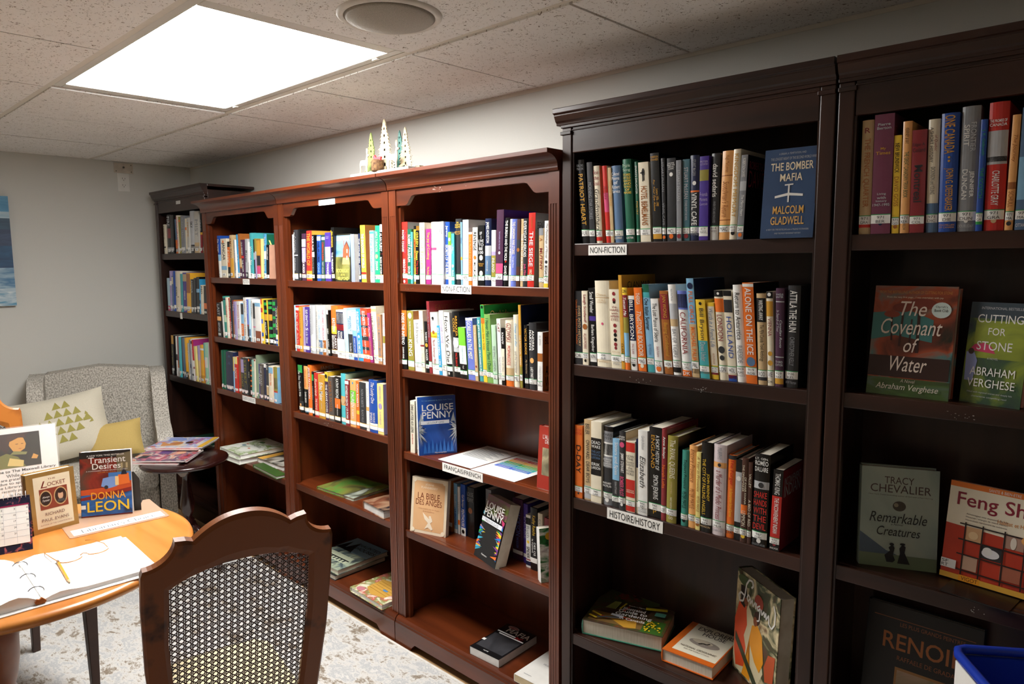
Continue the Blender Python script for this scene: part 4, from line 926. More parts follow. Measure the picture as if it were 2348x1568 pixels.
# middle cherry bookcase, top shelf
cover_book('book with a brick house by a pond facing forward, lettered MOONLIGHT',stand(2.142,-.296,1.461,-2,3),.125,.2,.035,'#2d2c22',
 [('r',art('sky_grad',['#3a78c8','#9cc4e8'],4,stretch=(1,1,3)),(.05,.50,.95,.97)),('r',art('pond_reeds',['#34382a','#6a6a34','#8a8a4a','#4a5a6a'],12),(.05,.05,.95,.52)),('p','#b5583a',[(.50,.42),(.50,.68),(.72,.84),(.90,.70),(.90,.42)]),('p','#6a4030',[(.48,.67),(.72,.86),(.92,.70),(.90,.66),(.72,.80)]),('p','#c8a66a',[(.46,.36),(.50,.50),(.90,.50),(.94,.36)]),('r','#b5583a',(.54,.74,.58,.86)),
  ('r','W',(.74,.60,.80,.68)),('r','W',(.74,.46,.80,.54)),('T','W','LORI WICK',(.1,.86,.90,.94)),('T','#e8dc6c','MOONLIGHT',(.12,.19,.90,.27)),('t','#e8dc6c','ON THE',(.38,.12,.66,.165)),('T','#e8dc6c','MILLPOND',(.20,.03,.88,.10))])
cover_book('thick paperback turned backwards, its white page edges showing',T(2.275,-.300,1.461),.026,.196,.11,'#8a94a8',[],hard=False,pages=mat('white_pages','#dcdad6',.8))
# right cherry bookcase
blue=art('night_forest',['#16255c','#1c4a9a','#2458b4','#1a2f78'],5)
def wolf(cx,side):
    "ragged fur of an animal's head looking in from the edge of the cover"
    rr=random.Random(int(cx*100)); out=[]
    for k in range(46):
        a=rr.uniform(-1.5,1.5); L=rr.uniform(.10,.24); y0=.42+.16*math.sin(a)*rr.random(); x0=cx
        dx=-side*math.cos(a)*L; dy=math.sin(a)*L*.9-.05
        out.append(('p',rr.choice(['#c9d0d4','#aab4ba','#7d8890','#e2e6e8','#5c6670']),[(x0,y0-.018),(x0,y0+.018),(x0+dx,y0+dy)]))
    out.append(('p','#aab4ba',[(cx-side*.02,.56),(cx-side*.06,.72),(cx-side*.14,.56)])); out.append(('c','#1a1d20',(cx-side*.12,.46,.02,.012)))
    return [(e[0],e[1],[(min(max(p[0],.01),.99),p[1]) for p in e[2]]) if e[0]=='p' else e for e in out]
cover_book('blue paperback with two grey wolves turned outward on the shelf',stand(2.706,-.309,.802,62,5),.150,.226,.030,blue,
 wolf(.02,-1)+wolf(.98,1)+
 [('p','#2a70c8',[(.1+.1*k,.04),(.15+.1*k,.22+.03*(k%3)),(.2+.1*k,.04)]) for k in range(8)]+
 [('t','b','N 1 au palmares du New York Times',(.1,.92,.9,.945)),('T','W','LOUISE',(.10,.76,.92,.87)),('T','W','PENNY',(.10,.63,.88,.745)),('r','#dfe3ea',(.06,.53,.80,.59)),('t','#5a6a7a','LE LOUP GRIS',(.22,.54,.66,.575)),('t','W','Flammarion',(.4,.03,.7,.055))],
 spine=[('t','#5a6a7a','LOUISE PENNY',(.62,.93)),('t','s','LE LOUP GRIS',(.2,.5)),('b','W','',(.1,.12))],hard=False,colb=PM('W'),group=G3)
cpb=cover_book('cream paperback standing upright at the left end of third shelf',stand(2.640,-.298,.802,12,1),.022,.205,.13,'#e6e0cc',[],hard=False,group=G3,colb=PM('C'))
m=MB(); m.text('DANS LA FOSSE AUX LIONS',(.004,-.0006,.19),(0,0,-1),(1,0,0),.11,.013,INK,True); m.text('Jean Bertrand',(.005,-.0006,.075),(0,0,-1),(1,0,0),.04,.010,PM('R'))
m.build('spine_lettering',cpb)
bible=art('parchment',['#d9a878','#e2b688'],4)
cover_book('peach book with an engraved angel facing forward on fourth shelf',stand(2.632,-.304,.483,16.9,7),.165,.218,.022,'#e6d6bc',
 [('r',bible,(.07,.05,.93,.94)),('t','#f2e6d0','JOANE',(.38,.86,.62,.90)),('t','#f2e6d0','FLANSBERRY',(.27,.81,.73,.85)),('t','#7a3a20','LA BIBLE',(.18,.62,.80,.73)),('t','#7a3a20','DES ANGES',(.13,.51,.86,.61)),('i','#c08a60','Livre inspire par les Anges',(.22,.43,.80,.46)),('i','#c08a60','de la Guidance',(.34,.39,.66,.42)),
  ('p','#f0e0c8',[(.34,.38),(.52,.28),(.60,.30),(.62,.24),(.56,.20),(.64,.10),(.60,.08),(.50,.12),(.40,.08),(.50,.2),(.40,.26)]),('c','#f0e0c8',(.55,.31,.035,.025)),('c','#efe0c6',(.08,.95,.05,.04)),('c','#efe0c6',(.92,.95,.05,.04)),('c','#efe0c6',(.08,.05,.05,.04)),('c','#efe0c6',(.92,.05,.05,.04))],hard=False)
pnk=art('feathers_dark',['#16181a','#1d1f22'],8)
cols=['#e8742a','#e0a22c','#7a3a8a','#2a7ac8','#3aa8c8','#2f9a4a','#c23a6a','#e8c832']
pr=[('r',art('jungle_top',['#2c4a28','#5a6a2a','#7a3a5a','#38502c'],10),(0,.72,1,1))]
random.seed(4)
for sx in (0,1):
    for k in range(26):
        v=.10+.62*random.random(); L=.12+.16*random.random(); a=.0 if sx==0 else 1.0; d=1 if sx==0 else -1
        pr.append(('p',random.choice(cols),[(a,v-.02),(a,v+.03),(a+d*L,v+.05*random.uniform(-1,1.4))]))
pr+=[('T','W','LOUISE',(.10,.79,.90,.90)),('T','W','PENNY',(.08,.67,.92,.78)),('r','#dfe3ea',(.04,.58,.96,.645)),('t','#6a6a6a','MAISON DES GLACES',(.2,.59,.8,.63)),('t','W','Flammarion',(.38,.09,.62,.115))]
cover_book('thick paperback with rainbow feathers leaning back on fourth shelf',stand(2.985,-.290,.483,-14,17),.148,.228,.045,pnk,pr,hard=False)
cover_book('red hardcover with an old painting on its cover, right end of third shelf',stand(3.288,-.285,.802,-1,4),.13,.206,.025,'#a83428',
 [('r',art('battle_print',['#4a4438','#8a8468','#b8ac8a','#7a3a2a'],14),(.14,.22,.92,.66)),('t','W',"L'ALIMENTATION",(.14,.80,.92,.87)),('t','W','DES OISEAUX',(.22,.73,.86,.79)),('t','C','PETER LANE',(.36,.685,.64,.715)),('t','C','VIGOT',(.42,.06,.6,.09))],group=G3)
def spinebook(label,x,z,w,h,col,segs,d=.13,y=-.20,lean=0,rz=0,kind='n'):
    mb=MB(); b=.0012; mb.prism(shell(w,h,d,b,0),'z',0,h,pm(col)); shear(mb,lean); o=mb.build('book',None,T(x,y,z)@RZ(rz)); tag(o,label,'book')
    shear(MB().box(.0022,w-.0022,.006,d-.001,.0005,h-.0008,PAGES),lean).build('pages',o)
    s_=MB(); st=spine_print(s_,w,h,b,segs,True,kind)
    if s_.v: shear(s_,lean).build('spine_lettering',o)
    if st.v: shear(st,lean).build('call_label',o)
for a in [('tan book with curly lettering behind the peach angel book',2.735,.483,.030,.205,'n','i30-60r:Boushey|v62-78o:Mireille|b82-90W',.13,-.200),
 ('light blue book lettered LA BRUYERE on the fourth shelf',2.772,.483,.019,.200,'b','v20-50W:Soulier|V52-84B:LA BRUYERE|b92-100W',.13,-.195),
 ('thin white book between light blue and blue books, fourth shelf',2.794,.483,.012,.190,'W','v20-70S:LETTRES|b70-80O',.13,-.195),
 ('blue book lettered PENTHOUSE beside the dark book, fourth shelf',2.812,.483,.026,.205,'B','v20-45W:Carl Bernique|V48-82W:PENTHOUSE|b84-100W|o88-96K',.13,-.195),
 ('black book with pale lettering behind the feathered paperback',2.842,.483,.040,.200,'K','h8-30S:LOUISE/PENNY|o40-52n',.14,-.190),
 ('grey book lying back behind the feathered paperback, fourth shelf',2.905,.483,.030,.195,'S','v20-70s:ROMAN',.13,-.150),
 ('tall purple book standing right of the feathered paperback',3.110,.483,.048,.225,'P2','v20-60i:JACKSON|v62-80i:THE GOLDEN|b84-90W',.15,-.215),
 ('thin violet book beside the tall purple book, fourth shelf',3.162,.483,.020,.215,'P','v20-60L:ENCORE|b84-90W',.15,-.215),
 ('white book lettered SPIDER near the right end of fourth shelf',3.192,.483,.022,.188,'W','b5-18K|v20-44S:Ruth|o48-54Y|V60-82k:SPIDER|b84-86r|b88-96N',.13,-.235),
 ('black book lettered in yellow script near the right end, fourth shelf',3.218,.483,.030,.222,'K','v12-44Y:Kathy Reichs|v50-72W:le mystere|V55-76W:DES OS|b80-88W',.14,-.240),
 ('white and grey book right of the black yellow-lettered one',3.252,.483,.020,.210,'C','v10-60S:COLLECTION|b82-90W',.14,-.240),
 ('crimson book deepest at the right end of fourth shelf',3.276,.483,.050,.198,'r','v10-60r:VOYAGE',.14,-.235)]:
    spinebook(*a)
cover_book('green and white paperback at the front right end of fourth shelf',stand(3.316,-.296,.483,60,6),.11,.18,.03,art('zebra_green',['#122418','#2f7a3c','#e6e6dc','#5a2040'],12,stretch=(1,1,3)),
 [('c','#d9a42c',(.3,.85,.12,.07)),('i','W','SEX',(.2,.5,.8,.62)),('i','W','and more',(.15,.2,.85,.4))],hard=False,colb=PM('W'))
# loose paper sheets on the third shelf
def sheet(label,pts,z,content):
    o=MB().add([(x,y,0) for x,y in pts]+[(x,y,.0004) for x,y in pts],[(3,2,1,0),(4,5,6,7)]+[(i,(i+1)%4,(i+1)%4+4,i+4) for i in range(4)],PAPER).build('paper_sheet',None,T(0,0,z)); tag(o,label,'paper','loose sheets on the third shelf')
    m=MB(); A,B,_,D=[Vector((p[0],p[1],.0006)) for p in pts]; U=(B-A); V=(D-A)
    content(m,A,U,V); m.build('printing',o)
def tx1(m,A,U,V):
    for k in range(14):
        a=A+U*.1+V*(.42+.038*k); l=.75-.2*((k*7)%3)/2
        m.add([a,a+U*l,a+U*l+V*.012,a+V*.012],[(0,1,2,3)],mat('print_grey','#77797c',.7))
def tx2(m,A,U,V):
    cs=['#2a5cc8','#2a74c8','#2aa0c0','#2ab8b0','#2a9a4a','#6ab83a','#e0a22c','#e8b83a','#b82a2a','#c8402a']
    for k in range(10):
        a=A+U*(.10+.40*(k%2))+V*(.36+.095*(k//2)); q=a+Vector((0,0,.0001))
        m.add([q,q+U*.39,q+U*.39+V*.088,q+V*.088],[(0,1,2,3)],mat('tab%d'%k,cs[k],.6,var=.01))
        for j in (0,1): m.add([q+U*.04+V*(.02+.03*j)+Vector((0,0,.0001)),q+U*.34+V*(.02+.03*j)+Vector((0,0,.0001)),q+U*.34+V*(.03+.03*j)+Vector((0,0,.0001)),q+U*.04+V*(.03+.03*j)+Vector((0,0,.0001))],[(0,1,2,3)],PM('W'))
    m.text('THE DEWEY',tuple(A+U*.40+V*.86),tuple(U.normalized()),tuple(V.normalized()),U.length*.55,V.length*.07,INK,True)
sheet('white page with grey text under the page with a coloured table',[(2.795,-.290),(2.975,-.290),(2.975,-.03),(2.795,-.03)],.8022,tx1)
sheet('white page with a coloured subject table, on third cherry shelf',[(2.985,-.300),(3.20,-.300),(3.20,-.035),(2.985,-.035)],.8030,tx2)
# flat books
def fb(label,x,y,z,t,yaw,w,h,col,prints=(),hard=True,**k): return cover_book(label,flat(x,y,z+t,yaw),w,h,t,col,list(prints),hard=hard,**k)
fb('black paperback lettered MAFIA INC. lying on the bottom cherry shelf',2.987,-.318,.114,.03,2.6,.143,.213,'#101012',
 [('r',art('helmet_grey',['#1c1c1e','#3c3c40','#2a2a2c'],8),(.05,.12,.95,.62)),('c','#b8b8b8',(.30,.93,.18,.05)),('c','#8e1a2c',(.30,.93,.155,.038)),('t','W','BARONNET',(.17,.91,.43,.95)),('T','W','MAFIA',(.22,.76,.97,.895)),('T','#c22a2a','INC.',(.66,.66,.90,.74)),('r','W',(.03,.69,.64,.72)),('r','W',(.15,.635,.97,.665)),('t','W','HOMME',(.4,.05,.56,.075)),('r','W',(.0,.30,.10,.36))],hard=False,pages=mat('white_pages','#dcdad6',.8))
fb('white paperback with thin grey lettering at the bottom right',3.222,-.330,.114,.026,2,.14,.205,'#e4e2dc',[('t','#5a5a5a','ANDRE',(.2,.74,.8,.80)),('t','#8a8a8a','POESIES',(.4,.60,.66,.63)),('t','#8a8a8a','FRANCOISES',(.3,.52,.8,.56)),('r','#8a8a8a',(.16,.12,.40,.13))],hard=False,pages=mat('tan_pages','#d0bd98',.8))
fb('large book with a green leafy picture lying on middle cherry shelf',1.918,-.288,.490,.014,4,.272,.215,art('green_photo',['#2f5a26','#5a8a3c','#7a7a3a','#3a3a30','#a8b0a0'],7))
fb('dark book with a brown picture and thick white pages lying flat',2.300,-.295,.490,.036,-6,.17,.15,art('brown_photo',['#1c1a20','#7a4a34','#9a7a60','#2a2226'],11),pages=mat('white_pages','#dcdad6',.8))
gg='books with a castle picture stacked on the bottom shelf'
castle=art('castle_cover',['#14161a','#5a6a6c','#a8b49a','#3a444a'],10,stretch=(2,1,1))
fb('lower of two books stacked flat behind the cane chair, bottom shelf',1.860,-.330,.114,.024,1,.245,.285,'#17181b',group=gg)
fb('upper book lettered HAUNTED HOUSES on the stack on the bottom shelf',1.868,-.322,.1385,.024,1.5,.245,.285,castle,[('r',art('blue_mist',['#6a9ab8','#9abccc'],4),(.0,.55,1,1)),('p','#20262a',[(0,.55),(.1,.86),(.2,.62),(.3,.9),(.42,.66),(.5,.55)]),('r','#b8c0a4',(.1,.2,.85,.42)),('s','#14161a',[(.1,.3),(.85,.3)],.004)]+[('r','#20262a',(.14+.1*k,.22,.18+.1*k,.28)) for k in range(7)]+[('T','#14161a','HAUNTED',(.35,.80,.98,.88)),('T','#14161a','HOUSES',(.42,.68,.98,.77))],group=gg)
fb('floral cookbook with a basket picture lying on the bottom shelf',2.244,-.337,.114,.022,-2,.24,.235,art('floral_cover',['#efe6d0','#e6dcc0','#8a9a5a','#c85a54','#efe6d0'],22),
 [('p','#cfa04a',[(.22,.22),(.18,.60),(.62,.72),(.86,.50),(.80,.18),(.5,.1)]),('c','#b8403a',(.86,.62,.13,.12)),('c','#b8403a',(.62,.88,.12,.09)),('c','#d8c93a',(.36,.82,.12,.08)),('c','#c9828a',(.2,.1,.1,.07)),('c','#5a8ab8',(.6,.36,.07,.03))]+[('s','#a87a2c',[(.24,.26+.07*k),(.80,.24+.07*k)],.0008) for k in range(5)],pages=PAPER)
cg='large white books stacked flat on the fourth shelf'
fb('lower white book of the stack beside the magazine table',1.00,-.352,.485,.028,2,.245,.275,'#dfe4d6',group=cg,pages=PAPER)
fb('upper white book printed with small green plants, in the stack',1.00,-.335,.5135,.024,-1,.25,.27,art('herb_cover',['#e8eadf','#eceee4','#e8eadf','#8aa85a','#e8eadf'],16),[('c','#7a9a3c',(.75,.7,.08,.05)),('c','#5a8a4a',(.35,.75,.09,.05)),('c','#c85a34',(.2,.5,.04,.02)),('c','#4a7a8a',(.25,.4,.06,.04)),('s','#4a6a2c',[(.3,.3),(.5,.42)],.003),('c','#c85a34',(.6,.35,.05,.02)),('t','#5a6a4a','HERBS',(.4,.5,.75,.58))],group=cg,pages=PAPER)
fb('dark and yellow picture book lying flat at the right, fourth shelf',1.27,-.255,.485,.026,2,.25,.17,art('market_photo',['#2a2620','#6a6054','#d8d4c8','#3c3a34'],10),[('r','#e2a83a',(0,0,.2,1))],pages=PAPER)
fb('green book lying flat at the front right of the fourth shelf',1.345,-.318,.485,.016,-4,.28,.055,'#41602c',pages=PAPER)
fb('dark green book lying flat in the narrow corner bookcase',.42,-.26,.47,.012,0,.30,.2,'#1f4030')
# bookends in the two left cherry cases
for x,z,l in ((1.598,.856,'black bookend at the right end of third shelf, leftmost cherry bookcase'),(2.475,.842,'black bookend at the right end of third shelf, middle cherry bookcase')):
    m=MB(); pts=[(0,0),(.12,0),(.12,.10),(.10,.13),(.03,.135),(0,.11)]
    m.prism([(a,b) for a,b in pts],'x',0,.003,BLACKP); m.box(-.06,.003,.0,.10,0,.001,BLACKP); o=m.build('bookend',None,T(x+.036,-.295,z)); tag(o,l,'bookend')
# ---------------- wooden winter scene on top of the cherry cases ----------------
zt=1.872; deco=empty('tree_decoration',(2.56,-.322,zt),0); tag(deco,'wooden cut-out winter trees and deer standing on the cherry bookcases','decoration')
WDP=mat('pale_ply','#b9a98a',.6,var=.03); 
MB().box(-.185,.18,-.035,.045,0,.012,mat('white_board','#bdb8ae',.5)).build('base_board',deco,bevel=.001)
for k in range(4): MB().box(.15+.007*k,.154+.007*k,.02,.04,.012,.020,WDP).build('picket',deco)
def tree(x,y,h,w,mt,name='tree',seed=1):
    "flat cut-out conifer: trunk strip plus rows of drooping branch teeth"
    rr=random.Random(seed); m=MB(); n=13
    m.prism([(x-w*.05,.012),(x+w*.05,.012),(x+w*.03,.012+h*.9),(x,.012+h),(x-w*.03,.012+h*.9)],'y',y-.004,y,mt)
    for sd in (-1,1):
        for k in range(n):
            q=(k+.5)/n; zt_=h*(.99-.88*q); ww=w*.62*(.14+.86*q)*rr.uniform(.85,1.12); t_=h*.075
            P=[(0,zt_+t_*.6),(ww*.55,zt_),(ww,zt_-t_*.9),(ww*.72,zt_-t_*.75),(ww*.80,zt_-t_*1.25),(ww*.4,zt_-t_*.8),(0,zt_-t_*.6)]
            P=[(x+sd*a,.012+max(b,h*.05)) for a,b in P]
            if sd<0: P=P[::-1]
            m.prism(P,'y',y-.004-.0002*(k%2),y,mt)
    m.build(name,deco)
tree(-.108,.015,.158,.075,mat('tree_lime','#8a9c50',.5),'lime_tree',1)
tree(-.06,.03,.125,.055,mat('tree_grey','#8a8a92',.5),'grey_tree',2)
tree(.0,.0,.192,.105,WDP,'tall_natural_tree',3)
tree(.066,.02,.145,.07,mat('tree_teal','#246058',.5),'teal_tree',4)
tree(.113,.01,.15,.075,WDP,'natural_tree',5)
def deer(x,y,s,mt,name):
    P=[(-.5,0),(-.42,0),(-.38,.42),(-.30,.48),(.12,.46),(.16,.30),(.18,0),(.25,0),(.27,.34),(.34,.5),(.36,.72),(.34,.95),(.48,1.0),(.5,1.06),(.36,1.12),(.40,1.3),(.36,1.5),(.31,1.28),(.26,1.5),(.22,1.3),(.27,1.12),(.22,1.0),(.16,.78),(-.35,.80),(-.46,.72),(-.5,.5),(-.48,.3)]
    MB().prism([(x+a*s,b*s+.012) for a,b in P],'y',y-.004,y,mt).build(name,deco)
deer(-.105,-.02,.062,mat('deer_white','#c9c0ac',.6),'deer'); deer(.078,-.02,.068,mat('deer_white','#c9c0ac',.6),'deer')
MB().lathe([(.022,0),(.024,.006),(.024,.036),(.02,.042),(.015,.043)],mat('bark_pot','#4a2e1a',.9,col2='#80603c',scale=90),T(-.022,-.022,.012),n=16).build('bark_pot',deco)
MB().prism([(x-.018,z) for x,z in [(-.03,.066),(-.02,.074),(-.012,.064),(.0,.062),(.014,.066),(.022,.064),(.018,.054),(.016,.046),(-.016,.046),(-.020,.056)]],'y',-.026,-.018,mat('bird_red','#c8404a',.5)).build('red_bird',deco)
# ---------------- armchair ----------------
TW=mat('tweed','#d6d1c7',.95,col2='#8d887e',scale=150,bump=.5,fac=(.36,.62),stretch=(1,1,.7))
ac=empty('armchair',(.515,-.775,0),math.radians(-17)); ac.scale=(.86,.86,1.0); tag(ac,'grey tweed wingback armchair in the corner by the far wall','armchair')
# local: +x forward, y across (-.38..+.38)
def soft(mb,name,parent,bev=.03,sub=1,M=None):
    o=mb.build(name,parent,M); b=o.modifiers.new('bevel','BEVEL'); b.width=bev; b.segments=3; b.limit_method='ANGLE'
    for p in o.data.polygons: p.use_smooth=True
    return o
m=MB(); m.prism([(-.36,.30),(-.36,.80),(-.345,.88),(-.30,.925),(0,.955),(.30,.925),(.345,.88),(.36,.80),(.36,.30)],'x',-.37,-.22,TW)
m.v=[(v[0]-.10*(v[2]-.3)*0+(-.08 if v[2]>.7 else 0),v[1],v[2]) for v in m.v]; soft(m,'backrest',ac,.035)
for s in (-1,1):
    # wing flowing into the arm: side profile in x,z
    pr=[(-.40,.12),(.30,.12),(.335,.25),(.33,.50),(.30,.60),(.22,.635),(.08,.65),(-.02,.70),(-.10,.79),(-.15,.88),(-.22,.915),(-.43,.925)]
    m=MB(); m.prism(pr,'y',min(s*.305,s*.395),max(s*.305,s*.395),TW); soft(m,'arm',ac,.032)
m=MB(); m.box(-.33,.27,-.30,.30,.14,.34,TW); soft(m,'seat_base',ac,.02)
m=MB(); m.box(-.26,.34,-.30,.30,.34,.475,TW); soft(m,'seat_cushion',ac,.035)
LEGM=mat('dark_leg','#241712',.4)
for x in (-.34,.27):
    for y in (-.32,.32): MB().lathe([(.016,0),(.024,.125)],LEGM,T(x,y,0),n=12).build('leg',ac)
# cushions
def cushion(name,label,w,h,t,M,mt,prints=None):
    n=14; vs=[];fs=[]
    for s in (1,-1):
        for i in range(n+1):
            for j in range(n+1):
                a,b=2*i/n-1,2*j/n-1; pin=1-.06*(1-abs(a)**2)*abs(b)**2; pin2=1-.06*(1-abs(b)**2)*abs(a)**2
                z=t/2*((1-a**4)*(1-b**4))**.5*(.75+.25*math.cos(a*1.5)*math.cos(b*1.5))
                vs.append((a*w/2*pin2,-s*z,b*h/2*pin))
    N=(n+1)**2
    for s in (0,1):
        for i in range(n):
            for j in range(n):
                q=(s*N+i*(n+1)+j,s*N+(i+1)*(n+1)+j,s*N+(i+1)*(n+1)+j+1,s*N+i*(n+1)+j+1); fs.append(q if s==0 else q[::-1])
    m=MB(); m.add(vs,fs,mt,None,True); o=m.build(name,None,M); tag(o,label,'cushion')
    if prints:
        p=MB()
        def pz(a,b): return -(t/2*((1-a**4)*(1-b**4))**.5*(.75+.25*math.cos(a*1.5)*math.cos(b*1.5)))-.0015
        for tri in prints:
            A,B,Cc=tri; k=4; g={}
            vs=[];ff=[]
            for i in range(k+1):
                for j in range(k+1-i):
                    u_=i/k;v_=j/k; a=A[0]+(B[0]-A[0])*u_+(Cc[0]-A[0])*v_; b=A[1]+(B[1]-A[1])*u_+(Cc[1]-A[1])*v_
                    g[i,j]=len(vs); vs.append((a*w/2,pz(a,b),b*h/2))
            for i in range(k):
                for j in range(k-i):
                    ff.append((g[i,j],g[i+1,j],g[i,j+1]))
                    if i+j<k-1: ff.append((g[i+1,j],g[i+1,j+1],g[i,j+1]))
            p.add(vs,ff,mat('olive_print','#a89f52',.8,var=.03))
        p.build('triangle_print',o)
    return o
CUS=mat('linen_cream','#ddd6c2',.9,var=.03,bump=.15,scale=250)
tr=[]
def diamond(a,b): # grid cell to cushion coords, rotated lattice
    return (.02+a*.105+b*.105*.9,.02-a*.105+b*.15)
random.seed(2)
for i in range(-3,3):
    for j in range(-3,3):
        if True:
            a,b=i*.20+.05,j*.25+.02
            tr.append(((a,b),(a+.195,b+.02),(a+.10,b+.235)))
tr=[t_ for t_ in tr if abs(t_[0][0]*.95+.02)+abs(t_[0][1]*.8)<.60]+[((.50,.20),(.58,.22),(.53,.31)),((.44,.04),(.52,.05),(.47,.12)),((.56,-.06),(.66,-.04),(.64,.06))]
cushion('cushion','cream cushion printed with olive triangles, leaning in the armchair',.43,.36,.15,T(.48,-.945,.668)@RZ(73)@RX(-20)@RY(-9),CUS,tr)
cushion('cushion','small plain mustard cushion at the right of the armchair seat',.27,.20,.10,T(.60,-.735,.585)@RZ(66)@RX(-22)@RY(-6),mat('linen_mustard','#cfb36b',.9,var=.03,bump=.15,scale=250))
# ---------------- pedestal table with magazines ----------------
MAH=mat('mahogany_gloss','#2c1210',.18,coat=.6)
pt_=empty('pedestal_table',(1.19,-.60,.009)); pt_.scale=(1,1,1.05); tag(pt_,'small round dark pedestal table holding magazines by the armchair','side table')
MB().lathe([(.02,.508),(.195,.508),(.205,.512),(.208,.520),(.204,.527),(.194,.530),(.0,.530)],MAH,n=48).build('table_top',pt_)
MB().lathe([(.020,.16),(.034,.165),(.036,.19),(.024,.205),(.030,.225),(.018,.24),(.030,.27),(.034,.31),(.026,.36),(.017,.42),(.016,.45),(.03,.46),(.04,.508)],MAH,n=24).build('column',pt_)
for k in range(3):
    a=math.radians(20+120*k); path=[(.02*math.cos(a),.02*math.sin(a),.19)]
    for rr,z in ((.06,.185),(.10,.14),(.14,.08),(.18,.035),(.22,.014)): path.append((rr*math.cos(a),rr*math.sin(a),z))
    MB().tube(path,[.018,.018,.016,.014,.013,.012],MAH).build('leg',pt_)
cl=mat('fabric_scrap','#b9aea4',.9)
m=MB(); m.prism([(-.03,.508),(.034,.508),(.030,.47),(.016,.452),(-.004,.45),(-.02,.468)],'y',-.046,-.042,cl); m.build('cloth_tag',pt_,RZ(45))
rn=random.Random(6)
def mag(label,x,y,z,t,yaw,cols,extra):
    return cover_book(label,flat(x,y,z+t,yaw),.21,.275,t,art('mag_'+label[:12].replace(' ','_'),cols,15),extra,hard=False,group='magazines on the small round table',pages=PAPER,name='magazine')
ZM=.5668
for k,(lab,x,y,dz,t,yaw,cols) in enumerate([('bottom magazine of the front stack, its red edge showing',.952,-.700,.0,.006,-50,['#b8303a','#d9d4d0']),
 ('second magazine in the front stack, slightly turned',.962,-.690,.0064,.006,-44,['#e6e2e0','#8a2a34','#d0a0a0']),
 ('top magazine of the front stack with many small photographs',.965,-.684,.0128,.006,-48,['#d8d2cc','#b85a70','#4a4a66','#d8c0b0','#c0583a']),
 ('lowest magazine of the rear stack with a white cover',.838,-.560,.0195,.006,-46,['#efefef','#d9d4d0']),
 ('middle magazine of the rear stack',.842,-.556,.0259,.006,-50,['#d9cfc4','#c0392b','#efe9e0']),
 ('top magazine of the rear stack with yellow and lilac cover',.845,-.550,.0323,.006,-47,['#d8a83a','#d8d2ce','#8a9ad0','#c9683a'])]):
    ex=[]
    if 'top magazine of the front' in lab: ex=[('s','#c23a3a',[(.02,.62),(.95,.5)],.003),('T','#c23a3a','WOMAN',(.08,.86,.9,.97)),('r','#5a3a78',(.1,.3,.4,.5)),('r','#2a2a34',(.55,.1,.8,.25)),('c','#d9a080',(.3,.7,.12,.08))]
    if 'top magazine of the rear' in lab: ex=[('c','#b9784a',(.62,.4,.14,.12)),('p','#c9884c',[(.5,.1),(.9,.2),(.8,.5),(.7,.3)]),('c','#3a2018',(.55,.62,.10,.07)),('r','#d8a83a',(.0,.9,1,1)),('i','#c23a8a','Summer',(.1,.7,.7,.85)),('p','#8a9ad0',[(.1,.1),(.4,.15),(.35,.5),(.08,.4)])]
    cover_book(lab,flat(x,y,ZM+dz+t,yaw),.21,.28,t,art('mag_%d'%k,cols,15),ex,hard=False,group='magazines on the small round table',pages=PAPER,name='magazine')
# ---------------- round table ----------------
OAK=mat('honey_maple','#cc853f',.28,coat=.3,col2='#bb7330',scale=6,stretch=(.3,3,1)); OAKP=mat('honey_pedestal','#9c5a26',.35,coat=.2,col2='#7e431a',scale=8)
TC=(2.501,-1.565); rt=empty('round_table',(TC[0],TC[1],.0)); tag(rt,'round honey-coloured wooden table with books and an open binder','table')
MB().lathe([(.0,.707),(.405,.707),(.428,.710),(.441,.718),(.446,.727),(.443,.735),(.434,.7395),(.425,.740),(.0,.740)],OAK,n=96).build('table_top',rt)
MB().lathe([(.20,.69),(.20,.707),(.05,.707)],OAKP,n=32).build('top_mount',rt)
PO=T(-.081,-.075,0)
MB().lathe([(.07,.10),(.08,.13),(.07,.16),(.05,.20),(.045,.24),(.062,.28),(.065,.30),(.058,.315),(.065,.33),(.058,.345),(.066,.37),(.075,.43),(.077,.50),(.07,.56),(.05,.62),(.045,.66),(.075,.69)],OAKP,n=40).build('pedestal',rt,PO)
for k in range(4):
    a=math.radians(50+90*k); path=[(rr*math.cos(a),rr*math.sin(a),z) for rr,z in ((.04,.14),(.12,.15),(.20,.13),(.27,.085),(.32,.052),(.36,.038))]
    MB().tube(path,[.045,.045,.04,.034,.03,.026],OAKP,n=12).build('foot',rt,PO)
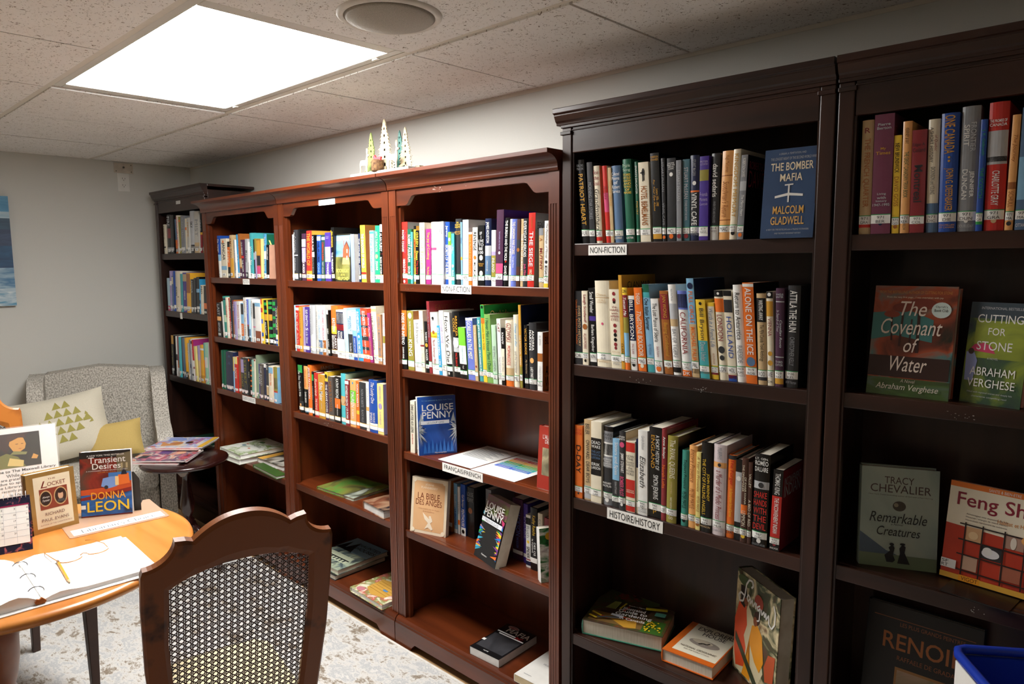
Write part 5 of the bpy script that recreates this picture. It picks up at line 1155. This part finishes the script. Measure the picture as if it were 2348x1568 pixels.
# ---------------- cane chairs ----------------
def cane_chair(label,loc,rz,WOOD,SEATM,weave,LEGW=None,tl=-12,fx=.345,fy=.185):
    LEGW=LEGW or WOOD
    "local: back at x=0 facing +x ... seat towards +x, y across"
    t=empty('cane_chair',loc,rz); tag(t,label,'chair','cane-backed dining chairs'); tilt=RY(tl)
    H=[(.104*k/16,.989-.044*(k/16)**2.2) for k in range(17)]+[(.118,.950),(.140,.953)]+[(.140+.062*(1-math.cos(a_)),.953-.055*math.sin(a_)) for a_ in [math.pi/2*k/10 for k in range(1,11)]]
    sideo=[(.206,.885),(.207,.80),(.202,.64),(.190,.50),(.180,.40)]
    R=[(y,z-.47) for y,z in H]+[(y,z-.47) for y,z in sideo]
    L=[(-y,z) for y,z in R[::-1][:-1]]
    outer=R+L     # y,z
    inn=[(0,.874),(.04,.8725),(.08,.866),(.11,.858),(.135,.848),(.152,.838),(.155,.70),(.146,.58),(.138,.465)]
    I=[(y,z-.47) for y,z in inn]; I=I+[(-y,z) for y,z in I[::-1][:-1]]
    # ring by connecting outlines on an angular grid
    n=72
    def hit(P,a):
        c=(0,.22); dx,dz=math.sin(a),math.cos(a); best=None
        for i in range(len(P)):
            (x1,z1),(x2,z2)=P[i],P[(i+1)%len(P)]
            ex,ez=x2-x1,z2-z1; den=dx*ez-dz*ex
            if abs(den)<1e-9: continue
            tt=((x1-c[0])*ez-(z1-c[1])*ex)/den; s=((x1-c[0])*dz-(z1-c[1])*dx)/den
            if tt>0 and -1e-6<=s<=1+1e-6 and (best is None or tt>best): best=tt
        return (c[0]+dx*best,c[1]+dz*best)
    angs=sorted(set([2*math.pi*k/n for k in range(n)]+[math.atan2(x,z-.22)%(2*math.pi) for x,z in outer+I]))
    N=len(angs); O=[hit(outer,a) for a in angs]; Q=[hit(I,a) for a in angs]; th=.013
    def lerp(p,q,s): return (p[0]+(q[0]-p[0])*s,p[1]+(q[1]-p[1])*s)
    rings=[[( th-.004,*p) for p in O],[( th,*lerp(O[i],Q[i],.10)) for i in range(N)],[( th-.001,*lerp(O[i],Q[i],.80)) for i in range(N)],[( th-.008,*p) for p in Q],[(-th+.008,*p) for p in Q],[(-th+.001,*lerp(O[i],Q[i],.80)) for i in range(N)],[(-th,*lerp(O[i],Q[i],.10)) for i in range(N)],[(-th+.004,*p) for p in O]]
    vs=[p for r_ in rings for p in r_]; fs=[]
    for k in range(8):
        for i in range(N): j=(i+1)%N; kk=(k+1)%8; fs.append((k*N+i,k*N+j,kk*N+j,kk*N+i))
    BM=T(0,0,.47)@tilt
    m=MB(); m.add(vs,fs,WOOD,None,False); m.build('back_frame',t,BM)
    if weave:
        CN=mat('cane_strand','#3e2114',.45,var=.15,scale=300); m=MB(); pz=.0142
        def inside(y,z):
            if z<-.003 or abs(y)>.159-.075*max(0,.24-z): return False
            a=abs(y); top=.402-(a/.157)**2.2*.035; return z<top
        def ribbon(p,q,wd,x):
            # clip by sampling
            k=64; run=[]
            def flush():
                if len(run)>1:
                    a,b=run[0],run[-1]; dx,dz=b[0]-a[0],b[1]-a[1]; L=math.hypot(dx,dz); nx,nz=-dz/L*wd/2,dx/L*wd/2
                    vv=[(x+s,a[0]+nx*e,a[1]+nz*e) for s in(0,.0006) for e in (1,-1)]+[(x+s,b[0]+nx*e,b[1]+nz*e) for s in(0,.0006) for e in (1,-1)]
                    m.add(vv,[(0,1,5,4),(2,6,7,3),(0,4,6,2),(1,3,7,5)],CN)
            for i in range(k+1):
                y=p[0]+(q[0]-p[0])*i/k; z=p[1]+(q[1]-p[1])*i/k
                if inside(y,z): run.append((y,z))
                else: flush(); run=[]
            flush()
        ny=int(.32/pz)+1; nz=int(.42/pz)+1
        for i in range(ny+1):
            y=-.162+i*pz
            for d in (-.0017,.0017): ribbon((y+d,-.01),(y+d,.41),.0017,-.0006)
        for i in range(nz+1):
            z=-.005+i*pz
            for d in (-.0017,.0017): ribbon((-.162,z+d),(.162,z+d),.0017,.0002)
        for i in range(-nz-2,ny+3):
            y=-.162+(i+.5)*pz
            ribbon((y,-.005),(y+.42,.415),.0021,.0010)
            ribbon((y,-.005),(y-.42,.415),.0021,-.0012)
        for i in range(ny,ny+nz+3):
            y=-.162+(i+.5)*pz; ribbon((y,-.005),(y-.42,.415),.0021,-.0012)
        o=m.build('cane_weave',t,BM); o['kind']='stuff'
        # dark backing rail of the weave groove
    # rear legs, front legs, seat frame, seat
    for s in (-1,1):
        m=MB(); pa=[(.012,s*.170,.42),(-.003,s*.185,.40),(-.015,s*.187,.22),(-.045,s*.19,.0)]
        vs=[];fs=[]
        for (x,y,z),q in zip(pa,(.017,.018,.016,.013)):
            vs+=[(x-q,y-q,z),(x+q,y-q,z),(x+q,y+q,z),(x-q,y+q,z)]
        for k in range(3):
            for c in range(4): fs.append((4*k+c,4*k+(c+1)%4,4*k+4+(c+1)%4,4*k+4+c))
        fs+= [(3,2,1,0),(12,13,14,15)]
        m.add(vs,fs,LEGW); m.build('rear_leg',t,bevel=.003)
        m=MB(); M=T(fx,s*fy,0)
        def sq(z0,z1,a,b):
            m.add([(x*q,y*q,z) for z,q in((z0,a),(z1,b)) for x,y in((-1,-1),(1,-1),(1,1),(-1,1))],[(0,1,5,4),(1,2,6,5),(2,3,7,6),(3,0,4,7),(3,2,1,0),(4,5,6,7)],LEGW,M)
        sq(.0,.335,.012,.020); sq(.335,.345,.024,.024); sq(.345,.352,.021,.021); sq(.352,.362,.026,.026); sq(.362,.395,.024,.026)
        m.build('front_leg',t,bevel=.002)
    m=MB(); m.prism([(-.01,-.185),(fx,-fy-.02),(fx+.035,-.13),(fx+.04,0),(fx+.035,.13),(fx,fy+.02),(-.01,.185)],'z',.36,.405,LEGW); m.build('seat_frame',t,bevel=.006)
    m=MB(); m.prism([(.015,-.160),(.31,-fy-.01),(.35,-.13),(.36,0),(.35,.13),(.31,fy+.01),(.015,.160)],'z',.405,.44,SEATM); soft(m,'seat_cushion',t,.016)
    return t
DW=mat('antiqued_walnut','#7d451d',.42,col2='#3e2010',scale=13,coat=.05,fac=(.28,.40),spec=.35)
SEATC=mat('cream_upholstery','#d8cca8',.9)
HW=mat('antiqued_honey','#b9702c',.4,col2='#8a4c1c',scale=11,coat=.2,fac=(.3,.5))
ax=math.atan2(.183,-.983)
cane_chair('dark cane-backed chair in the foreground, seen from behind',(3.225,-1.282,.009),ax,DW,SEATC,True,None,-12,.335,.150).scale=(1,1,1.018)
cane_chair('honey-coloured cane chair beyond the table, mostly hidden at left edge',(1.625,-1.550,.009),math.radians(3),HW,SEATC,True,mat('dark_turned_leg','#3c2214',.4),-6,.455,.235).scale=(1,1,1.10)
# ---------------- things on the round table ----------------
Z0=.740
lm=MB().prism([(-.138,-.108),(-.13,-.112),(.13,-.112),(.138,-.108),(.138,.108),(.13,.112),(-.13,.112),(-.138,.108)],'z',0,.0012,mat('amber_sheet','#c9a58a',.18,var=.02,alpha=.62)).build('display_sheet',None,T(2.372,-1.284,Z0+.0004)@RZ(86)); tag(lm,"clear laminated sheet reading Librarian's Choice under the paperback",'sheet')
m=MB(); m.box(-.125,.128,-.098,-.045,.0013,.0017,PAPER); m.text("Librarian's Choice",(-.10,-.088,.0019),(1,0,0),(0,1,0),.205,.032,mat('grey_print','#5a6066',.6)); m.build('paper_strip',lm)
canal=art('canal_cover',['#4a120c','#8a2a18','#5a3a2c','#26303c'],9)
dn=cover_book('paperback lettered Transient Desires standing on the round table',stand(2.310,-1.354,Z0+.002,60.6,7),.145,.207,.026,canal,
 [('r','#1c1614',(0,.90,1,1)),('p','#70664c',[(.72,.52),(.72,.94),(1,.97),(1,.52)]),('r','#b0a27c',(.80,.72,.84,.80)),('r','#b0a27c',(.90,.72,.94,.80)),('r',art('canal_water',['#1c4a8a','#2a6ab8','#16305c'],12,stretch=(1,1,3)),(0,.02,1,.36)),('r','#3f7ac0',(.55,.50,1,.66)),('p','#c8501c',[(0,.34),(0,.42),(.5,.44),(1,.52),(1,.40),(.5,.34)]),('p','#8a1c14',[(0,.30),(1,.42),(1,.36),(.4,.28),(0,.26)]),
  ('p','#7aa0e0',[(.40,.46),(.44,.58),(.60,.60),(.72,.60),(.72,.45),(.55,.42)]),('p','#e8752a',[(.74,.46),(.74,.62),(.95,.64),(.97,.48)]),('r','#f0d090',(.68,.46,.75,.60)),('c','#2a2a34',(.50,.44,.04,.03)),('p','#1c2030',[(.80,.62),(.82,.68),(.90,.68),(.92,.62)]),('c','#1c2030',(.86,.70,.03,.02)),
  ('t','W','A NEW YORK TIMES BESTSELLER',(.14,.925,.88,.95)),('T','W','Transient',(.17,.82,.90,.915)),('T','W','Desires',(.24,.725,.80,.815)),('t','W','A COMMISSARIO GUIDO BRUNETTI MYSTERY',(.12,.695,.94,.71)),('t','#e8a83c','Leon tells her story in',(.22,.665,.82,.68)),
  ('T','#f0a82c','DONNA',(.20,.26,.88,.375)),('T','#f2cc2c','LEON',(.12,.075,.94,.235)),('r','W',(.0,.13,.09,.19))],hard=False,pages=mat('white_pages','#dcdad6',.8),spine=[('b','#1a1412','',(0,1)),('t','#d98a3c','DONNA LEON',(.5,.9)),('b','W','',(.12,.2))])
m=MB(); m.prism([(0,0),(.085,0),(.10,.012),(.10,.098),(.085,.11),(0,.11)],'z',0,.0015,BLACKP); pr=[(0,0),(.115,0),(.115,.105),(.10,.13),(.02,.13),(0,.12)]
m.prism(pr,'y',.0,.002,BLACKP); o=m.build('bookend',None,T(2.335,-1.310,Z0+.0018)@RZ(60.6)@T(.0,.026,0)); tag(o,'black metal bookend supporting the paperback on the round table','bookend')
gold_=mat('gold_jacket','#b08a4c',.3,metal=.35,var=.06)
lk=cover_book('gold hardcover lettered THE LOCKET standing on the round table',stand(2.366,-1.502,Z0,96,4),.130,.183,.036,gold_,
 [('r','#e8ddc0',(.14,.08,.90,.93)),('t','#8a3a2a','THE',(.44,.86,.60,.885)),('i','#7a2a20','L',(.28,.74,.42,.85)),('t','#7a3a2a','OCKET',(.42,.755,.80,.82)),('r','#8a3c28',(.24,.38,.82,.72)),('c','#caa878',(.36,.56,.13,.135)),('c','#2a1a16',(.36,.56,.11,.115)),('c','#caa878',(.67,.56,.14,.15)),('c','#3a2620',(.67,.56,.12,.13)),('c','#d0a88a',(.67,.57,.055,.07)),('c','#2a1c18',(.67,.63,.055,.03)),('p','#4a4a4a',[(.58,.46),(.62,.51),(.72,.51),(.77,.46)]),('i','W','Always',(.29,.56,.44,.60)),('i','W','Forever',(.29,.51,.44,.55)),
  ('t','#6a3a30','RICHARD',(.32,.275,.72,.325)),('t','#6a3a30','PAUL EVANS',(.24,.18,.80,.23)),('t','#8a4a3a','AUTHOR OF THE CHRISTMAS BOX',(.20,.12,.86,.14))],
 spine=[('t','#7a3a2a','THE LOCKET',(.55,.92)),('t','#7a3a2a','RICHARD PAUL EVANS',(.15,.5)),('b','W','',(.08,.15))],colb=gold_)
# acrylic sign holder with the welcome notice
sg=empty('sign_holder',(2.12,-1.471,Z0),math.radians(79.5)); tag(sg,'clear upright sign holder with the library welcome notice and a photograph','sign')
SM=RX(-12)
MB().box(-.108,.108,.0,.0006,0,.28,PAPER).build('notice',sg,SM)
acr=mat('clear_acrylic','#ffffff',.05,var=0,alpha=.05,spec=.4)
m=MB(); m.box(-.112,.112,-.0026,-.001,0,.284,acr); m.box(-.112,.112,.0016,.003,0,.284,acr); m.build('acrylic_panel',sg,SM)
MB().box(-.112,.112,-.03,.075,-.0002,.0022,acr).build('acrylic_foot',sg,T(0,0,.0003))
m=MB()
def Lb(s_,z,a,b,h,bold=False): m.text(s_,(a,-.0004,z),(1,0,0),(0,0,1),b-a,h,INK,bold,False,1.4)
Lb('Welcome to The Maxwell Library',.135,-.098,.100,.011,True); Lb('While donations',.122,-.035,.060,.0105); Lb('are gratefully received,',.109,-.05,.07,.0105); Lb('due to space limits in',.097,-.055,.07,.0105); Lb('the Library, we ask for',.085,-.065,.07,.0105); Lb('recently published books',.073,-.05,.07,.0105); Lb('in fine condition.',.061,-.03,.06,.0105); Lb('Thank you for',.048,-.01,.075,.011,True); Lb('your help',.035,-.01,.05,.011,True)
y=-.0004
def quad(a,b,c,d,mt,yy=-.0004): m.add([(a,yy,b),(c,yy,b),(c,yy,d),(a,yy,d)],[(0,1,2,3)],mt)
def poly(pts,mt,yy): m.add([(a,yy,b) for a,b in pts],[tuple(range(len(pts)))],mt)
SK=PM('#d9a04c')
quad(-.062,.152,.062,.262,art('photo_dark',['#14120e','#2a2a1c','#1c1812'],20)); 
poly([(-.06,.152),(-.055,.19),(-.03,.20),(.0,.185),(.02,.152)],PM('#7a7a34'),-.0006)
poly([(-.045,.262),(-.05,.22),(-.03,.20),(-.02,.215),(0,.25),(.03,.255),(.035,.262)],PM('#3a2418'),-.0006)
poly([(-.022,.225),(-.018,.243),(0,.253),(.018,.245),(.024,.225),(.020,.210),(.005,.200),(-.012,.205)],SK,-.0007)
poly([(-.03,.232),(-.026,.252),(-.005,.260),(.02,.256),(.026,.245),(.005,.247),(-.015,.238)],PM('#4a2c18'),-.0008)
quad(-.004,.226,.003,.2275,PM('#3a1c10'),-.0009); quad(.011,.226,.017,.2275,PM('#3a1c10'),-.0009); quad(.004,.2105,.011,.212,PM('#a8402a'),-.0009)
poly([(-.03,.160),(.012,.152),(.015,.172),(-.022,.184)],PM('#e0c87a'),-.0009); poly([(-.02,.195),(.022,.19),(.026,.198),(-.01,.205)],PM('#8a8a50'),-.0009); poly([(.035,.175),(.05,.172),(.055,.182),(.042,.190)],SK,-.0009)
m.build('notice_print',sg,SM)
# desk calendar
cal=empty('desk_calendar',(2.455,-1.615,Z0),math.radians(76)); tag(cal,'spiral desk calendar with a dark floral border standing at left edge','calendar')
FLR=art('floral_navy',['#15152a','#1c1c34','#1a1a30','#24203c','#b05a5a'],50)
MB().box(-.12,.095,0,.0025,0,.155,FLR).build('easel_front',cal,RX(-22),bevel=.001)
MB().box(-.12,.095,-.0025,0,0,.155,FLR).build('easel_back',cal,T(0,.116,0)@RX(22))
m=MB(); m.box(-.118,.090,-.0016,-.0003,.022,.128,PAPER); m.box(-.118,.092,-.002,-.0003,.128,.150,FLR); m.box(-.118,.092,-.0022,-.002,.128,.132,PM('#8a2048'))
gl=mat('calendar_line','#b8bcc2',.7)
for k in range(1,7): x=-.118+.0297*k; m.box(x,x+.0005,-.0019,-.0016,.024,.126,gl)
for k in range(1,6): m.box(-.118,.090,-.0019,-.0016,.024+.0172*k,.0245+.0172*k,gl)
dd=1
for rw in range(5):
    for c_ in range(7):
        if dd<=31 and (rw>0 or c_>2): m.text(str(dd),(-.094+.0297*c_,-.002,.118-.0172*rw),(1,0,0),(0,0,1),.005,.005,INK); dd+=1
m.build('month_page',cal,RX(-22))
WR=mat('white_wire','#e8e8ea',.3,metal=.2); m=MB()
for k in range(20):
    x=-.112+.0104*k; pth=[(x,.058+.009*math.cos(a_),.147+.009*math.sin(a_)) for a_ in [6.2832*q/10 for q in range(10)]]
    m.tube(pth,.0007,WR,n=5,closed=True)
m.build('spiral_wire',cal)
# open ring binder
bd=empty('ring_binder',(2.730,-1.590,Z0),math.radians(-2.5)); tag(bd,'open white ring binder with handwritten pages on the round table','binder')
# local: spine along x (towards viewer), right page towards +y, left page towards -y
BV=mat('white_vinyl','#e9e9ea',.3,var=.01)
m=MB(); m.box(-.16,.165,.018,.270,0,.003,BV); m.box(-.16,.165,-.27,-.018,0,.003,BV); m.box(-.16,.165,-.018,.018,0,.003,BV); m.build('binder_cover',bd,bevel=.001)
def pagestack(s,t0,name,lined):
    m=MB(); n=14; L=.248 ; vs=[];fs=[]
    for k in range(n+1):
        q=k/n; y=s*(.006+L*q); hump=.011*math.exp(-((q-.16)/.13)**2)*(1 if s<0 else .6); zt=.003+t0*(1 if q>.1 else .55+.45*q/.1)+hump
        zb=.0032
        for x in (-.148,.150): vs+=[(x,y,zb),(x,y,zt)]
    for k in range(n):
        a=4*k;b=a+4
        fs+=[(a,a+1,b+1,b),(a+2,b+2,b+3,a+3),(a+1,a+3,b+3,b+1),(a,b,b+2,a+2)]
    fs+=[(0,2,3,1),(4*n,4*n+1,4*n+3,4*n+2)]
    m.add(vs,fs,PAPER); o=m.build(name,bd)
    return o
pagestack(1,.010,'right_pages',1); pagestack(-1,.018,'left_pages',1)
m=MB(); rr=random.Random(9); scr=mat('pencil_writing','#8a9099',.8)
for k in range(15):
    x=-.125+.0185*k
    m.box(x,x+.0003,.03,.248,.0134,.0137,mat('rule_line','#c9d6e4',.8))
    y=.055
    while y<.235 and rr.random()<.86:
        w=rr.uniform(.006,.022)
        if k>3: m.text(rr.choice(['the book','name','Apr','May','return','4','12','to','John','Sue','loan']),(x+.0005-.012,y,.0139),(0,1,0),(-1,0,0),w,.005,scr,False,True)
        y+=w+.006
m.v=[(v[0],v[1],v[2]+.011*.6*math.exp(-(((abs(v[1])-.006)/.262-.16)/.13)**2)) for v in m.v]
m.build('handwriting',bd)
m=MB(); RING=mat('ring_steel','#9a9ca0',.25,metal=1)
m.box(-.11,.15,-.008,.008,.003,.007,BV)
for x in (-.10,.0,.10): m.tube([(x,.018*math.cos(a),.012+.016*math.sin(a)) for a in [math.pi*q/10 for q in range(11)]],.0014,RING,n=6)
m.build('rings',bd)
MB().prism([(-.009,.004),(-.012,.010),(-.007,.017),(-.002,.015),(.003,.019),(.008,.014),(.012,.009),(.008,.004)],'x',.150,.156,mat('torn_binding','#a8642c',.9)).build('torn_spine_end',bd)
# pencil and glasses
pc=empty('pencil',(0,0,0)); A=Vector((2.673,-1.510,.7600)); B=Vector((2.849,-1.526,.7590)); dv=(B-A).normalized(); pc.matrix_world=Matrix.Translation(A)@dv.to_track_quat('Z','Y').to_matrix().to_4x4(); tag(pc,'yellow pencil lying on the open binder page','pencil')
L=(B-A).length; hexp=lambda r_:[(r_*math.cos(1.0472*k),r_*math.sin(1.0472*k)) for k in range(6)]
MB().prism(hexp(.0037),'z',.020,L-.020,mat('pencil_yellow','#f0a428',.3)).build('shaft',pc)
MB().lathe([(.0036,.006),(.0038,.009),(.0036,.012),(.0038,.016),(.0037,.020)],mat('ferrule','#b8b4a8',.3,metal=1),n=12).build('ferrule',pc)
MB().lathe([(.002,0),(.0034,.001),(.0035,.006)],mat('eraser','#c9c9cc',.8),n=12).build('eraser',pc)
MB().lathe([(.0037,L-.020),(.0012,L-.004)],mat('sharpened_wood','#dcb88c',.7),n=12).build('sharpened_cone',pc)
MB().lathe([(.0012,L-.004),(.0002,L)],mat('graphite','#2a2a2c',.4),n=8).build('tip',pc)
gs=empty('eyeglasses',(2.690,-1.450,.7560),math.radians(98)); tag(gs,'amber half-rimmed reading glasses lying on the binder page','glasses')
AM=mat('amber_frame','#c98a44',.25,coat=.4); 
for s in (-1,1):
    rim=[(s*.034+.026*math.cos(a),-.001,.018+.019*math.sin(a)) for a in [6.2832*q/24 for q in range(24)]]
    MB().tube([( x,z-.018,.006) for x,y,z in rim][12:25] or rim,.0013,AM,n=6).build('rim',gs)
    MB().add([(x,z-.018,.006) for x,y,z in rim],[tuple(range(24))],mat('lens','#ffffff',.03,var=0,alpha=.12)).build('lens',gs)
    MB().tube([(s*.061,.004,.007),(s*.064,.03,.010),(s*.060,.09,.008),(s*.052,.115,.003)],.0012,AM,n=6).build('temple',gs)
MB().tube([(-.009,.004,.007),(0,.007,.010),(.009,.004,.007)],.0012,AM,n=6).build('bridge',gs)
# ---------------- blue bin ----------------
BL=mat('blue_plastic','#1c3cb0',.35,var=.02)
bn=empty('recycling_bin',(0,0,0)); bn.matrix_world=T(4.517,-.445,0)@RZ(35); tag(bn,'blue plastic bin with a white sheet on its side, bottom right corner','bin')
# local: corner at origin, +x along the back rim, -y towards viewer
def tap(z0,z1,i0,i1,mt,m,w=.26,d=.34):
    vs=[(x,y,z) for z,i in ((z0,i0),(z1,i1)) for x,y in ((i,-i),(w-i,-i),(w-i,-d+i),(i,-d+i))]
    return vs
m=MB(); o_=tap(0,.78,.045,.006,BL,m); i_=tap(.006,.78,.049,.012,BL,m)
m.add(o_,[(0,1,5,4),(1,2,6,5),(2,3,7,6),(3,0,4,7),(0,3,2,1)],BL); m.add(i_,[(0,4,5,1),(1,5,6,2),(2,6,7,3),(3,7,4,0),(0,1,2,3)],BL)
m.build('bin_body',bn)
m=MB()
rp_=[(.012,-.012),(.248,-.012),(.248,-.328),(.012,-.328)]
m.tube([(.0,-.02,.786),(.006,-.006,.788),(.02,0,.788),(.24,0,.788),(.254,-.006,.788),(.26,-.02,.788),(.26,-.32,.788),(.254,-.334,.788),(.24,-.34,.788),(.02,-.34,.788),(.006,-.334,.788),(0,-.32,.788)],.009,BL,n=10,closed=True); m.build('rim',bn)
MB().box(.05,.21,-.0125,-.0085,.735,.755,mat('blue_plastic_light','#2c54cc',.35,var=.02)).build('handle_recess',bn)
MB().box(-.006,-.004,-.33,-.022,.44,.776,PAPER).build('paper_sheet',bn)
